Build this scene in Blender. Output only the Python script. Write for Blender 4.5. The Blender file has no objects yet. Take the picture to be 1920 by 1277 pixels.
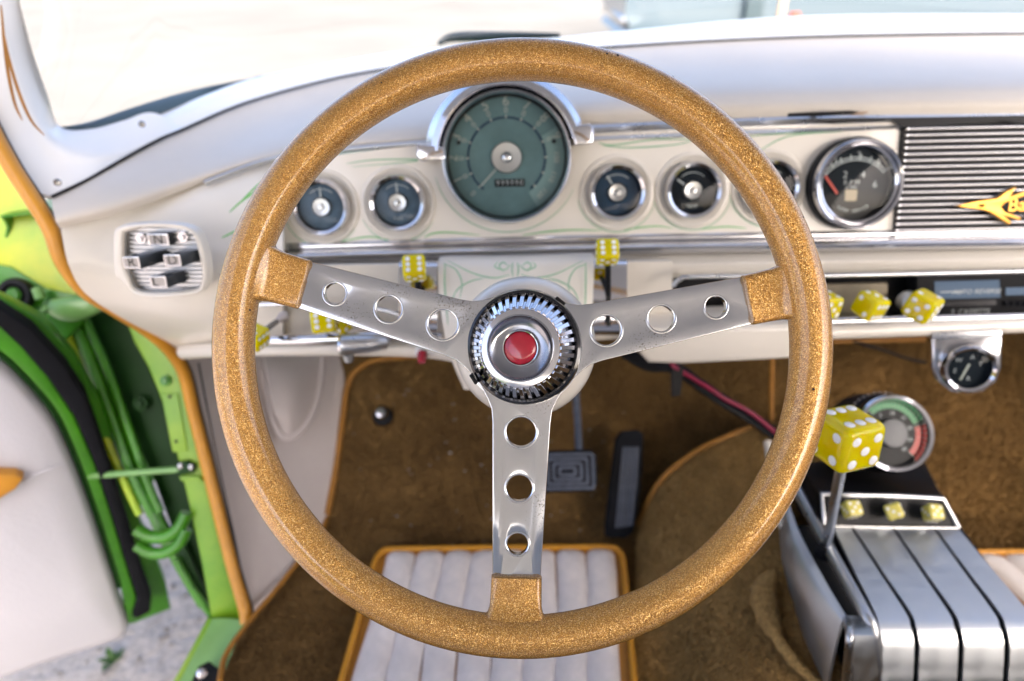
import bpy, bmesh, math, random
from mathutils import Vector, Matrix
random.seed(7)
SC = bpy.context.scene
COL = SC.collection
RAD = math.radians

# ------------------------------------------------------------------ camera, sky, sun, exposure
FPX, CX, CY = 1280.0, 960.0, 638.5            # focal length in photo pixels, photo centre
PITCH, ROLL = RAD(30), RAD(0.9)
EYE = Vector((0, 0, 1.10))
FW = Vector((0, math.cos(PITCH), -math.sin(PITCH)))
_U0 = Vector((0, math.sin(PITCH), math.cos(PITCH))); _R0 = Vector((1, 0, 0))
RT = _R0 * math.cos(ROLL) - _U0 * math.sin(ROLL)
UP = _U0 * math.cos(ROLL) + _R0 * math.sin(ROLL)
cam_d = bpy.data.cameras.new('camera'); cam = bpy.data.objects.new('camera', cam_d); COL.objects.link(cam)
cam_d.sensor_width = 36; cam_d.lens = 24; cam_d.clip_start = 0.02; cam_d.clip_end = 500
cam_d.dof.use_dof = True; cam_d.dof.focus_distance = 0.412; cam_d.dof.aperture_fstop = 4.5
cam.matrix_world = Matrix(((RT.x, UP.x, -FW.x, EYE.x), (RT.y, UP.y, -FW.y, EYE.y), (RT.z, UP.z, -FW.z, EYE.z), (0, 0, 0, 1)))
SC.camera = cam
TO_SUN = Vector((0.28, -0.68, 0.58)).normalized()
w = bpy.data.worlds.new('World'); SC.world = w; w.use_nodes = True
nt = w.node_tree; nt.nodes.clear()
sky = nt.nodes.new('ShaderNodeTexSky'); sky.sky_type = 'NISHITA'; sky.sun_disc = False
sky.sun_elevation = math.asin(TO_SUN.z); sky.sun_rotation = math.atan2(TO_SUN.x, TO_SUN.y)
sky.air_density = 0.55; sky.dust_density = 5.0; sky.ozone_density = 0.5
bg = nt.nodes.new('ShaderNodeBackground'); bg.inputs[1].default_value = 0.15
wo = nt.nodes.new('ShaderNodeOutputWorld')
nt.links.new(sky.outputs[0], bg.inputs[0]); nt.links.new(bg.outputs[0], wo.inputs[0])
sun_d = bpy.data.lights.new('sun', 'SUN'); sun = bpy.data.objects.new('sun', sun_d); COL.objects.link(sun)
sun_d.energy = 0.55; sun_d.angle = RAD(30); sun_d.color = (1, 0.93, 0.84)
sun.rotation_euler = TO_SUN.to_track_quat('Z', 'Y').to_euler(); sun.location = (3, -2, 6)
SC.view_settings.view_transform = 'Standard'; SC.view_settings.look = 'None'
SC.view_settings.exposure = 2.35; SC.view_settings.gamma = 1; SC.view_settings.use_curve_mapping = False
SC.cycles.use_denoising = True
SC.cycles.max_bounces = 10; SC.cycles.diffuse_bounces = 5; SC.cycles.transparent_max_bounces = 12
SC.cycles.caustics_reflective = False; SC.cycles.caustics_refractive = False
SC.cycles.sample_clamp_indirect = 6

# ------------------------------------------------------------------ pixel -> point in the place
def ray(px, py): return FW + RT * ((px - CX) / FPX) + UP * ((CY - py) / FPX)
def PT(px, py, t): return EYE + ray(px, py) * t
def PY(px, py, y): d = ray(px, py); return EYE + d * (y / d.y)
def PZ(px, py, z): d = ray(px, py); return EYE + d * ((z - EYE.z) / d.z)
def PX(px, py, x): d = ray(px, py); return EYE + d * (x / d.x)
def PP(px, py, p, n): d = ray(px, py); return EYE + d * ((p - EYE).dot(n) / d.dot(n))
def frame(o, x, z):
    z = z.normalized(); y = z.cross(x).normalized(); x = y.cross(z).normalized()
    return Matrix(((x.x, y.x, z.x, o.x), (x.y, y.y, z.y, o.y), (x.z, y.z, z.z, o.z), (0, 0, 0, 1)))

# ------------------------------------------------------------------ materials
MATS = {}
def mat(name, col, rough=0.5, metal=0.0, coat=0.0, var=0.0, vscale=20, bump=0.0, bscale=200, spec=0.5, trans=0.0, ior=1.45, col2=None, rvar=0.0, coat_rough=0.05):
    m = bpy.data.materials.new(name); m.use_nodes = True
    t = m.node_tree; b = t.nodes['Principled BSDF']
    b.inputs['Roughness'].default_value = rough; b.inputs['Metallic'].default_value = metal
    b.inputs['Coat Weight'].default_value = coat; b.inputs['Coat Roughness'].default_value = coat_rough
    b.inputs['Specular IOR Level'].default_value = spec; b.inputs['Transmission Weight'].default_value = trans; b.inputs['IOR'].default_value = ior
    c = (*col, 1)
    b.inputs['Base Color'].default_value = c
    tc = t.nodes.new('ShaderNodeTexCoord')
    if var > 0 or col2:
        n = t.nodes.new('ShaderNodeTexNoise'); n.inputs['Scale'].default_value = vscale; n.inputs['Detail'].default_value = 6; n.inputs['Roughness'].default_value = 0.65
        t.links.new(tc.outputs['Object'], n.inputs['Vector'])
        r = t.nodes.new('ShaderNodeValToRGB'); r.color_ramp.elements[0].position = 0.32; r.color_ramp.elements[1].position = 0.68
        lo = col2 if col2 else tuple(x * (1 - var) for x in col)
        r.color_ramp.elements[0].color = (*lo, 1); r.color_ramp.elements[1].color = c
        t.links.new(n.outputs['Fac'], r.inputs['Fac']); t.links.new(r.outputs['Color'], b.inputs['Base Color'])
    if rvar > 0:
        n = t.nodes.new('ShaderNodeTexNoise'); n.inputs['Scale'].default_value = 60; n.inputs['Detail'].default_value = 8
        t.links.new(tc.outputs['Object'], n.inputs['Vector'])
        mr = t.nodes.new('ShaderNodeMapRange'); mr.inputs['From Min'].default_value = 0.35; mr.inputs['From Max'].default_value = 0.7
        mr.inputs['To Min'].default_value = rough; mr.inputs['To Max'].default_value = rough + rvar
        t.links.new(n.outputs['Fac'], mr.inputs['Value']); t.links.new(mr.outputs['Result'], b.inputs['Roughness'])
    if bump > 0:
        n = t.nodes.new('ShaderNodeTexNoise'); n.inputs['Scale'].default_value = bscale; n.inputs['Detail'].default_value = 4
        t.links.new(tc.outputs['Object'], n.inputs['Vector'])
        bp = t.nodes.new('ShaderNodeBump'); bp.inputs['Strength'].default_value = 1.0; bp.inputs['Distance'].default_value = bump
        t.links.new(n.outputs['Fac'], bp.inputs['Height']); t.links.new(bp.outputs['Normal'], b.inputs['Normal'])
    MATS[name] = m
    return m

mat('cream', (0.76, 0.705, 0.61), 0.32, coat=0.35, var=0.05, vscale=9, bump=0.0004, bscale=14)
mat('cream_vinyl', (0.62, 0.56, 0.48), 0.42, var=0.06, vscale=14, bump=0.00025, bscale=900, coat=0.12, coat_rough=0.3)
mat('white_paint', (0.78, 0.77, 0.74), 0.3, coat=0.4, var=0.04, vscale=12)
mat('kick_vinyl', (0.58, 0.51, 0.47), 0.5, var=0.10, vscale=7, bump=0.0003, bscale=700)
mat('door_vinyl', (0.58, 0.57, 0.60), 0.5, var=0.05, vscale=6, bump=0.0004, bscale=260)
mat('mat_vinyl', (0.84, 0.77, 0.735), 0.42, var=0.14, vscale=22, bump=0.0014, bscale=48, col2=(0.62, 0.58, 0.57))
mat('chrome', (0.66, 0.66, 0.68), 0.07, 1.0, rvar=0.10)
mat('satin_chrome', (0.55, 0.56, 0.57), 0.26, 1.0, rvar=0.12)
mat('brushed', (0.62, 0.645, 0.66), 0.38, 1.0, rvar=0.16)
mat('dish_chrome', (0.30, 0.31, 0.34), 0.10, 1.0, rvar=0.25)
mat('key_grey', (0.44, 0.40, 0.36), 0.4)
mat('hub_metal', (0.52, 0.52, 0.52), 0.30, 1.0)
mat('slat_metal', (0.40, 0.40, 0.41), 0.25, 1.0)
mat('dark_hub', (0.16, 0.16, 0.165), 0.6, 0.6, spec=0.3)
mat('lint', (0.45, 0.42, 0.38), 0.9)
mat('dark_chrome', (0.30, 0.30, 0.30), 0.25, 1.0)
mat('black', (0.008, 0.008, 0.009), 0.5, spec=0.25)
mat('black_gloss', (0.006, 0.006, 0.008), 0.12, coat=0.6)
mat('gap_black', (0.012, 0.011, 0.010), 0.8)
mat('rubber', (0.008, 0.0085, 0.011), 0.85, spec=0.2, var=0.3, vscale=60, bump=0.0006, bscale=300)
mat('pedal_rubber', (0.085, 0.10, 0.135), 0.55, var=0.45, vscale=90, bump=0.0004, bscale=500)
mat('gold_vinyl', (0.62, 0.275, 0.022), 0.38, var=0.18, vscale=30, coat=0.2, coat_rough=0.2, bump=0.0003, bscale=600)
mat('gold_welt', (0.40, 0.175, 0.025), 0.5, var=0.3, vscale=40, bump=0.0003, bscale=500)
mat('gold_paint', (0.58, 0.25, 0.02), 0.35, coat=0.3)
mat('emblem_gold', (0.72, 0.36, 0.06), 0.35, 0.6)
mat('green', (0.065, 0.29, 0.010), 0.36, coat=0.25, col2=(0.03, 0.15, 0.005), vscale=13)
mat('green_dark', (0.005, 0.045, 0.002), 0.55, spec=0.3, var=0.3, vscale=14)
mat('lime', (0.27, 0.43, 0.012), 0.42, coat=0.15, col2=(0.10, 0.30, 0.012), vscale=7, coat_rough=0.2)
mat('yellow_lime', (0.58, 0.58, 0.012), 0.4, coat=0.2, col2=(0.24, 0.46, 0.02), vscale=9, coat_rough=0.2)
mat('sill_green', (0.20, 0.42, 0.12), 0.35, coat=0.35, var=0.2, vscale=16)
mat('teal_dial', (0.15, 0.255, 0.26), 0.6, spec=0.2, var=0.3, vscale=20)
mat('teal_light', (0.20, 0.33, 0.32), 0.4, var=0.2, vscale=20)
mat('blue_dial', (0.016, 0.050, 0.10), 0.5, spec=0.25, var=0.4, vscale=40)
mat('ink_dial', (0.008, 0.013, 0.019), 0.7, spec=0.15)
mat('print_cream', (0.46, 0.49, 0.43), 0.5)
mat('sky_tint_dial', (0.085, 0.15, 0.22), 0.45, spec=0.3, var=0.5, vscale=45)  # dial blue with the sky's reflection mixed into the colour
mat('key_body', (0.04, 0.045, 0.05), 0.25)
mat('print_grey', (0.50, 0.54, 0.54), 0.5)
mat('needle_red', (0.75, 0.06, 0.03), 0.4)
mat('dial_green', (0.04, 0.30, 0.10), 0.5)
mat('dial_red', (0.55, 0.05, 0.04), 0.5)
mat('red_button', (0.42, 0.008, 0.025), 0.22, coat=0.8, var=0.25, vscale=60)
mat('pip_white', (0.85, 0.84, 0.82), 0.4)
mat('stripe_green', (0.20, 0.42, 0.24), 0.4)
mat('stripe_bright', (0.14, 0.45, 0.12), 0.4)
mat('beige_print', (0.55, 0.44, 0.28), 0.5)
mat('tan_plate', (0.33, 0.28, 0.19), 0.45, var=0.3, vscale=50)
mat('wire_red', (0.25, 0.015, 0.05), 0.4)
mat('lcd', (0.10, 0.15, 0.22), 0.25)
mat('headliner', (0.45, 0.475, 0.51), 0.8)
mat('seat_vinyl', (0.62, 0.59, 0.56), 0.6, var=0.2, vscale=12)
mat('pale_car', (0.085, 0.125, 0.155), 0.3, coat=0.5)
mat('car_glass', (0.03, 0.04, 0.05), 0.1)
mat('cone_orange', (0.75, 0.10, 0.03), 0.5)
mat('post_tan', (0.60, 0.42, 0.28), 0.6)
mat('teal_gasket', (0.045, 0.075, 0.09), 0.5)
mat('leaf', (0.07, 0.16, 0.03), 0.6, var=0.4, vscale=40)
mat('pebble', (0.36, 0.32, 0.29), 0.85, var=0.45, vscale=30)
# translucent yellow acrylic
m = mat('yellow_acrylic', (1.0, 0.80, 0.0), 0.07, trans=0.28, ior=1.40, col2=(1.0, 0.66, 0.0), vscale=70)
for _k, _v in (('Subsurface Weight', 0.8), ('Subsurface Radius', (0.02, 0.016, 0.002)), ('Subsurface Scale', 1.0)): m.node_tree.nodes['Principled BSDF'].inputs[_k].default_value = _v
mat('yellow_pale', (0.85, 0.74, 0.16), 0.15, trans=0.2, ior=1.42)

def carpet_mat():
    m = bpy.data.materials.new('carpet'); m.use_nodes = True; t = m.node_tree; b = t.nodes['Principled BSDF']
    b.inputs['Roughness'].default_value = 0.95; b.inputs['Specular IOR Level'].default_value = 0.1
    b.inputs['Sheen Weight'].default_value = 0.25; b.inputs['Sheen Tint'].default_value = (0.6, 0.42, 0.22, 1)
    tc = t.nodes.new('ShaderNodeTexCoord')
    n1 = t.nodes.new('ShaderNodeTexNoise'); n1.inputs['Scale'].default_value = 9; n1.inputs['Detail'].default_value = 8; n1.inputs['Roughness'].default_value = 0.7
    n2 = t.nodes.new('ShaderNodeTexNoise'); n2.inputs['Scale'].default_value = 330; n2.inputs['Detail'].default_value = 3
    for n in (n1, n2): t.links.new(tc.outputs['Object'], n.inputs['Vector'])
    r = t.nodes.new('ShaderNodeValToRGB'); e = r.color_ramp.elements
    e[0].position = 0.3; e[0].color = (0.088, 0.048, 0.017, 1); e[1].position = 0.72; e[1].color = (0.275, 0.158, 0.054, 1)
    t.links.new(n1.outputs['Fac'], r.inputs['Fac'])
    mx = t.nodes.new('ShaderNodeMix'); mx.data_type = 'RGBA'; mx.blend_type = 'OVERLAY'; mx.inputs[0].default_value = 0.75
    t.links.new(r.outputs['Color'], mx.inputs[6]); t.links.new(n2.outputs['Fac'], mx.inputs[7]); t.links.new(mx.outputs[2], b.inputs['Base Color'])
    bp = t.nodes.new('ShaderNodeBump'); bp.inputs['Distance'].default_value = 0.004
    t.links.new(n2.outputs['Fac'], bp.inputs['Height']); t.links.new(bp.outputs['Normal'], b.inputs['Normal'])
    MATS['carpet'] = m
carpet_mat()
_m = MATS['carpet'].copy(); _m.name = 'lighter_carpet'; MATS['lighter_carpet'] = _m
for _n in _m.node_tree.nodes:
    if _n.type == 'VALTORGB': _n.color_ramp.elements[0].color = (0.21, 0.122, 0.043, 1); _n.color_ramp.elements[1].color = (0.55, 0.345, 0.125, 1)  # same carpet in a lighter brown, used on the tunnel

def glitter_mat():
    m = bpy.data.materials.new('gold_metalflake'); m.use_nodes = True; t = m.node_tree; b = t.nodes['Principled BSDF']
    tc = t.nodes.new('ShaderNodeTexCoord')
    v = t.nodes.new('ShaderNodeTexVoronoi'); v.inputs['Scale'].default_value = 2500
    t.links.new(tc.outputs['Object'], v.inputs['Vector'])
    wn = t.nodes.new('ShaderNodeTexWhiteNoise'); wn.noise_dimensions = '3D'
    t.links.new(v.outputs['Position'], wn.inputs['Vector'])
    r = t.nodes.new('ShaderNodeValToRGB'); e = r.color_ramp.elements
    e[0].position = 0.0; e[0].color = (0.30, 0.125, 0.014, 1)
    e[1].position = 1.0; e[1].color = (0.98, 0.66, 0.24, 1)
    for p, c in ((0.45, (0.50, 0.225, 0.030)), (0.78, (0.68, 0.345, 0.062)), (0.93, (0.88, 0.54, 0.16))):
        k = e.new(p); k.color = (*c, 1)
    t.links.new(wn.outputs['Value'], r.inputs['Fac']); t.links.new(r.outputs['Color'], b.inputs['Base Color'])
    # each flake lies at its own small tilt
    sub = t.nodes.new('ShaderNodeVectorMath'); sub.operation = 'SUBTRACT'; sub.inputs[1].default_value = (0.5, 0.5, 0.5)
    t.links.new(wn.outputs['Color'], sub.inputs[0])
    sc = t.nodes.new('ShaderNodeVectorMath'); sc.operation = 'SCALE'; sc.inputs[3].default_value = 0.65
    t.links.new(sub.outputs[0], sc.inputs[0])
    g = t.nodes.new('ShaderNodeNewGeometry')
    ad = t.nodes.new('ShaderNodeVectorMath'); ad.operation = 'ADD'
    t.links.new(g.outputs['Normal'], ad.inputs[0]); t.links.new(sc.outputs[0], ad.inputs[1])
    no = t.nodes.new('ShaderNodeVectorMath'); no.operation = 'NORMALIZE'
    t.links.new(ad.outputs[0], no.inputs[0]); t.links.new(no.outputs[0], b.inputs['Normal'])
    b.inputs['Metallic'].default_value = 0.55; b.inputs['Roughness'].default_value = 0.38
    b.inputs['Coat Weight'].default_value = 1.0; b.inputs['Coat Roughness'].default_value = 0.13; b.inputs['Coat IOR'].default_value = 1.6
    MATS['gold_metalflake'] = m
glitter_mat()

def pitted_mat():
    m = mat('spoke_chrome', (0.60, 0.60, 0.60), 0.13, 1.0)
    t = m.node_tree; b = t.nodes['Principled BSDF']; tc = t.nodes['Texture Coordinate']
    n = t.nodes.new('ShaderNodeTexNoise'); n.inputs['Scale'].default_value = 900; n.inputs['Detail'].default_value = 4; n.inputs['Roughness'].default_value = 0.6
    t.links.new(tc.outputs['Object'], n.inputs['Vector'])
    n2 = t.nodes.new('ShaderNodeTexNoise'); n2.inputs['Scale'].default_value = 20; n2.inputs['Detail'].default_value = 5
    t.links.new(tc.outputs['Object'], n2.inputs['Vector'])
    ad = t.nodes.new('ShaderNodeMath'); ad.operation = 'MULTIPLY'; t.links.new(n.outputs['Fac'], ad.inputs[0]); t.links.new(n2.outputs['Fac'], ad.inputs[1])
    r = t.nodes.new('ShaderNodeValToRGB'); e = r.color_ramp.elements
    e[0].position = 0.335; e[0].color = (0.60, 0.61, 0.62, 1); e[1].position = 0.43; e[1].color = (0.18, 0.15, 0.12, 1)
    t.links.new(ad.outputs[0], r.inputs['Fac']); t.links.new(r.outputs['Color'], b.inputs['Base Color'])
    mr = t.nodes.new('ShaderNodeMapRange'); mr.inputs['From Min'].default_value = 0.35; mr.inputs['From Max'].default_value = 0.65
    mr.inputs['To Min'].default_value = 0.06; mr.inputs['To Max'].default_value = 0.20
    t.links.new(n2.outputs['Fac'], mr.inputs['Value']); t.links.new(mr.outputs['Result'], b.inputs['Roughness'])
pitted_mat()

def thin_glass(name, tint, gloss):
    m = bpy.data.materials.new(name); m.use_nodes = True; t = m.node_tree; t.nodes.clear()
    o = t.nodes.new('ShaderNodeOutputMaterial'); tr = t.nodes.new('ShaderNodeBsdfTransparent'); tr.inputs[0].default_value = (*tint, 1)
    gl = t.nodes.new('ShaderNodeBsdfGlossy'); gl.inputs['Roughness'].default_value = gloss
    fr = t.nodes.new('ShaderNodeFresnel'); fr.inputs[0].default_value = 1.5 if name == 'glass' else (1.06 if name == 'clear_lens' else 1.24)
    mx = t.nodes.new('ShaderNodeMixShader')
    t.links.new(fr.outputs[0], mx.inputs[0]); t.links.new(tr.outputs[0], mx.inputs[1]); t.links.new(gl.outputs[0], mx.inputs[2]); t.links.new(mx.outputs[0], o.inputs[0])
    MATS[name] = m
thin_glass('glass', (0.97, 0.985, 0.98), 0.0)
thin_glass('lens', (0.93, 0.95, 0.95), 0.04)
thin_glass('clear_lens', (0.95, 0.96, 0.96), 0.04)

def ground_mat():
    m = mat('ground_sand', (0.60, 0.535, 0.49), 0.95, col2=(0.38, 0.335, 0.305), vscale=3.2, bump=0.012, bscale=26, spec=0.1)
    t = m.node_tree; b = t.nodes['Principled BSDF']
    tc = t.nodes['Texture Coordinate']
    old = b.inputs['Base Color'].links[0].from_socket
    n = t.nodes.new('ShaderNodeTexNoise'); n.inputs['Scale'].default_value = 90; n.inputs['Detail'].default_value = 5; n.inputs['Roughness'].default_value = 0.75
    t.links.new(tc.outputs['Object'], n.inputs['Vector'])
    mx = t.nodes.new('ShaderNodeMix'); mx.data_type = 'RGBA'; mx.blend_type = 'OVERLAY'; mx.inputs[0].default_value = 0.7
    t.links.new(old, mx.inputs[6]); t.links.new(n.outputs['Fac'], mx.inputs[7]); t.links.new(mx.outputs[2], b.inputs['Base Color'])
ground_mat()
mat('concrete', (0.285, 0.272, 0.24), 0.9, col2=(0.205, 0.196, 0.175), vscale=0.35, bump=0.002, bscale=40)

# ------------------------------------------------------------------ builders
WM = {}
def tag(o, label=None, cat=None, group=None, kind=None):
    if label: o['label'] = label
    if cat: o['category'] = cat
    if group: o['group'] = group
    if kind: o['kind'] = kind
    return o
def thing(name, label, cat, mtx, group=None):
    o = bpy.data.objects.new(name, None); COL.objects.link(o); o.empty_display_size = 0.02
    if isinstance(mtx, Vector): mtx = Matrix.Translation(mtx)
    o.matrix_world = mtx; WM[o.name] = mtx.copy()
    return tag(o, label, cat, group)
def put(name, me, material, parent=None, world=True, mtx=None, smooth=None, recentre=True, space=None):
    """link a mesh; world=True: vertices are in world coordinates, else in the parent's"""
    if material is not None and len(me.materials) == 0: me.materials.append(MATS[material])
    if smooth is not None:
        me.polygons.foreach_set('use_smooth', [smooth] * len(me.polygons))
    o = bpy.data.objects.new(name, me); COL.objects.link(o)
    pw = WM[parent.name] if parent is not None else Matrix()
    lm = mtx.copy() if mtx is not None else Matrix()
    wmx = lm if world else pw @ lm
    if space is not None: wmx = space @ lm
    if recentre and mtx is None and len(me.vertices) and me.users == 1:
        c = Vector((0, 0, 0))
        for v in me.vertices: c += v.co
        c /= len(me.vertices)
        me.transform(Matrix.Translation(-c)); wmx = wmx @ Matrix.Translation(c)
    WM[o.name] = wmx
    if parent is not None: o.parent = parent
    o.matrix_basis = pw.inverted() @ wmx
    return o
def newmesh(name, verts, faces):
    me = bpy.data.meshes.new(name); me.from_pydata([tuple(v) for v in verts], [], faces); me.update(); return me
def from_bm(bm, name='m'):
    bmesh.ops.recalc_face_normals(bm, faces=bm.faces)
    me = bpy.data.meshes.new(name); bm.to_mesh(me); bm.free(); return me
def autosmooth(me, ang=35):
    bm = bmesh.new(); bm.from_mesh(me)
    for f in bm.faces: f.smooth = True
    for e in bm.edges:
        if len(e.link_faces) == 2 and e.calc_face_angle(0) > RAD(ang): e.smooth = False
    bm.to_mesh(me); bm.free(); return me
def catmull(pts, n, closed=False):
    pts = [Vector(p) for p in pts]; k = len(pts)
    if k == 2 and not closed: return [pts[0].lerp(pts[1], i / (n - 1)) for i in range(n)]
    out = []
    segs = k if closed else k - 1
    for i in range(n):
        u = i / (n if closed else n - 1) * segs; j = min(int(u), segs - 1); f = u - j
        if closed: a, b, c, d = pts[(j - 1) % k], pts[j], pts[(j + 1) % k], pts[(j + 2) % k]
        else: 
            b, c = pts[j], pts[j + 1]
            a = pts[j - 1] if j > 0 else b * 2 - c
            d = pts[j + 2] if j + 2 < k else c * 2 - b
        out.append(0.5 * ((2 * b) + (c - a) * f + (2 * a - 5 * b + 4 * c - d) * f * f + (3 * b - a - 3 * c + d) * f ** 3))
    return out
def loft(rows, nu=40, nv=None, thick=0.0, flip=False):
    """rows of 3-D control points -> smooth sheet, with optional thickness away from the viewer"""
    rr = [catmull(r, nu) for r in rows]
    if nv:
        cols = [catmull([rr[j][i] for j in range(len(rr))], nv) for i in range(nu)]
        rr = [[cols[i][j] for i in range(nu)] for j in range(nv)]
    V = [p for r in rr for p in r]; F = []
    for j in range(len(rr) - 1):
        for i in range(nu - 1):
            F.append((j * nu + i, j * nu + i + 1, (j + 1) * nu + i + 1, (j + 1) * nu + i))
    me = newmesh('loft', V, F)
    bm = bmesh.new(); bm.from_mesh(me)
    for f in bm.faces:
        f.smooth = True
    # face the camera side
    s = sum((f.normal.dot(EYE - f.calc_center_median()) for f in bm.faces))
    if s < 0: bmesh.ops.reverse_faces(bm, faces=bm.faces)
    if thick > 0:
        bm.normal_update()
        geo = bmesh.ops.solidify(bm, geom=bm.faces[:], thickness=thick)
    bm.to_mesh(me); bm.free()
    return autosmooth(me, 50)
def tube(pts, r, seg=10, closed=False, caps=True, flat=1.0):
    pts = [Vector(p) for p in pts]; n = len(pts); V = []; F = []
    up = Vector((0.13, 0.21, 0.97)).normalized(); prev = None
    for i, p in enumerate(pts):
        a = pts[(i - 1) % n] if (i > 0 or closed) else p; b = pts[(i + 1) % n] if (i < n - 1 or closed) else p
        t = (b - a).normalized()
        if prev is None: s = t.cross(up).normalized()
        else: s = (prev - t * prev.dot(t)).normalized()
        prev = s; q = t.cross(s)
        rad = r[i] if isinstance(r, (list, tuple)) else r
        for k in range(seg):
            an = 2 * math.pi * k / seg
            V.append(p + (s * math.cos(an) + q * math.sin(an) * flat) * rad)
    m = n if closed else n - 1
    for i in range(m):
        for k in range(seg):
            a0 = i * seg; b0 = ((i + 1) % n) * seg
            F.append((a0 + k, a0 + (k + 1) % seg, b0 + (k + 1) % seg, b0 + k))
    if caps and not closed:
        F.append(tuple(range(seg))[::-1]); F.append(tuple((n - 1) * seg + k for k in range(seg)))
    bm = bmesh.new(); me = newmesh('tube', V, F); bm.from_mesh(me); bpy.data.meshes.remove(me)
    return autosmooth(from_bm(bm, 'tube'), 60)
def lathe(prof, seg=48, a0=0.0, a1=2 * math.pi, ang=40):
    full = abs(a1 - a0 - 2 * math.pi) < 1e-6
    n = seg if full else seg + 1; V = []; F = []; idx = []
    for r, h in prof:
        row = []
        if r < 1e-7 and full:
            V.append((0, 0, h)); row = [len(V) - 1] * n
        else:
            for k in range(n):
                an = a0 + (a1 - a0) * k / seg
                V.append((r * math.cos(an), r * math.sin(an), h)); row.append(len(V) - 1)
        idx.append(row)
    for j in range(len(prof) - 1):
        for k in range(seg):
            k2 = (k + 1) % n
            q = [idx[j][k], idx[j][k2], idx[j + 1][k2], idx[j + 1][k]]
            u = []
            for x in q:
                if x not in u: u.append(x)
            if len(u) > 2: F.append(tuple(u))
    bm = bmesh.new(); me = newmesh('lathe', V, F); bm.from_mesh(me); bpy.data.meshes.remove(me)
    return autosmooth(from_bm(bm, 'lathe'), ang)
def plate(outlines, ext=0.001, bevel=0.0, res=2, z=0.0):
    """filled 2-D outlines (first outer, others holes) with thickness 2*ext (local xy, +z to viewer)"""
    cu = bpy.data.curves.new('pl', 'CURVE'); cu.dimensions = '2D'; cu.fill_mode = 'BOTH'; cu.extrude = ext; cu.bevel_depth = bevel; cu.bevel_resolution = res; cu.offset = -bevel
    for o in outlines:
        s = cu.splines.new('POLY'); s.points.add(len(o) - 1); s.use_cyclic_u = True
        for p, q in zip(s.points, o): p.co = (q[0], q[1], 0, 1)
    ob = bpy.data.objects.new('pl', cu); COL.objects.link(ob)
    dg = bpy.context.evaluated_depsgraph_get()
    me = bpy.data.meshes.new_from_object(ob.evaluated_get(dg))
    bpy.data.objects.remove(ob); bpy.data.curves.remove(cu)
    me.materials.clear()
    bm = bmesh.new(); bm.from_mesh(me); bmesh.ops.remove_doubles(bm, verts=bm.verts, dist=1e-6)
    if z: bmesh.ops.translate(bm, verts=bm.verts, vec=(0, 0, z))
    bmesh.ops.recalc_face_normals(bm, faces=bm.faces)
    bm.to_mesh(me); bm.free()
    return autosmooth(me, 30)
def slab(pix, p, n, thick=0.004, bevel=0.0, smooth_pts=0, holes=()):
    """outline traced in photo pixels on a plane (p, n): a solid plate behind that plane, in world coordinates"""
    M = frame(p, Vector((1, 0, 0)) if abs(n.x) < 0.9 else Vector((0, -1, 0)), n); I = M.inverted()
    def conv(q):
        a = [I @ PP(x, y, p, n) for x, y in q]
        if smooth_pts: a = catmull(a, smooth_pts, True)
        return [(v.x, v.y) for v in a]
    me = plate([conv(pix)] + [conv(h) for h in holes], thick / 2, bevel, z=-thick / 2)
    me.transform(M); return me
def box(sx, sy, sz, bev=0.0, seg=2, c=(0, 0, 0)):
    bm = bmesh.new(); bmesh.ops.create_cube(bm, size=1); bmesh.ops.scale(bm, vec=(sx, sy, sz), verts=bm.verts)
    if bev: bmesh.ops.bevel(bm, geom=bm.edges[:] + bm.verts[:], offset=bev, segments=seg, affect='EDGES', profile=0.5)
    bmesh.ops.translate(bm, verts=bm.verts, vec=c)
    return autosmooth(from_bm(bm, 'box'), 40)
def circle(r, n=40, cx=0, cy=0): return [(cx + r * math.cos(2 * math.pi * i / n), cy + r * math.sin(2 * math.pi * i / n)) for i in range(n)]
def rrect(wd, ht, r, n=6, cx=0, cy=0):
    o = []
    for sx, sy, a in ((1, 1, 0), (-1, 1, 90), (-1, -1, 180), (1, -1, 270)):
        for i in range(n + 1):
            t = RAD(a + 90 * i / n); o.append((cx + sx * (wd / 2 - r) + r * math.cos(t), cy + sy * (ht / 2 - r) + r * math.sin(t)))
    return o
def text_mesh(s, size, ext=0.0):
    cu = bpy.data.curves.new('tx', 'FONT'); cu.body = s; cu.size = size; cu.align_x = 'CENTER'; cu.align_y = 'CENTER'; cu.extrude = ext; cu.resolution_u = 3
    ob = bpy.data.objects.new('tx', cu); COL.objects.link(ob)
    me = bpy.data.meshes.new_from_object(ob.evaluated_get(bpy.context.evaluated_depsgraph_get()))
    bpy.data.objects.remove(ob); bpy.data.curves.remove(cu); me.materials.clear(); return me
def arc_band(r0, r1, a0, a1, z, n=24):
    V = []; F = []
    for i in range(n + 1):
        a = RAD(a0 + (a1 - a0) * i / n); V += [(r0 * math.cos(a), r0 * math.sin(a), z), (r1 * math.cos(a), r1 * math.sin(a), z)]
    for i in range(n): F.append((2 * i, 2 * i + 1, 2 * i + 3, 2 * i + 2))
    me = newmesh('arc', V, F)
    bm = bmesh.new(); bm.from_mesh(me)
    for f in bm.faces:
        if f.normal.z < 0: f.normal_flip()
    bm.to_mesh(me); bm.free(); return me
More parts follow.
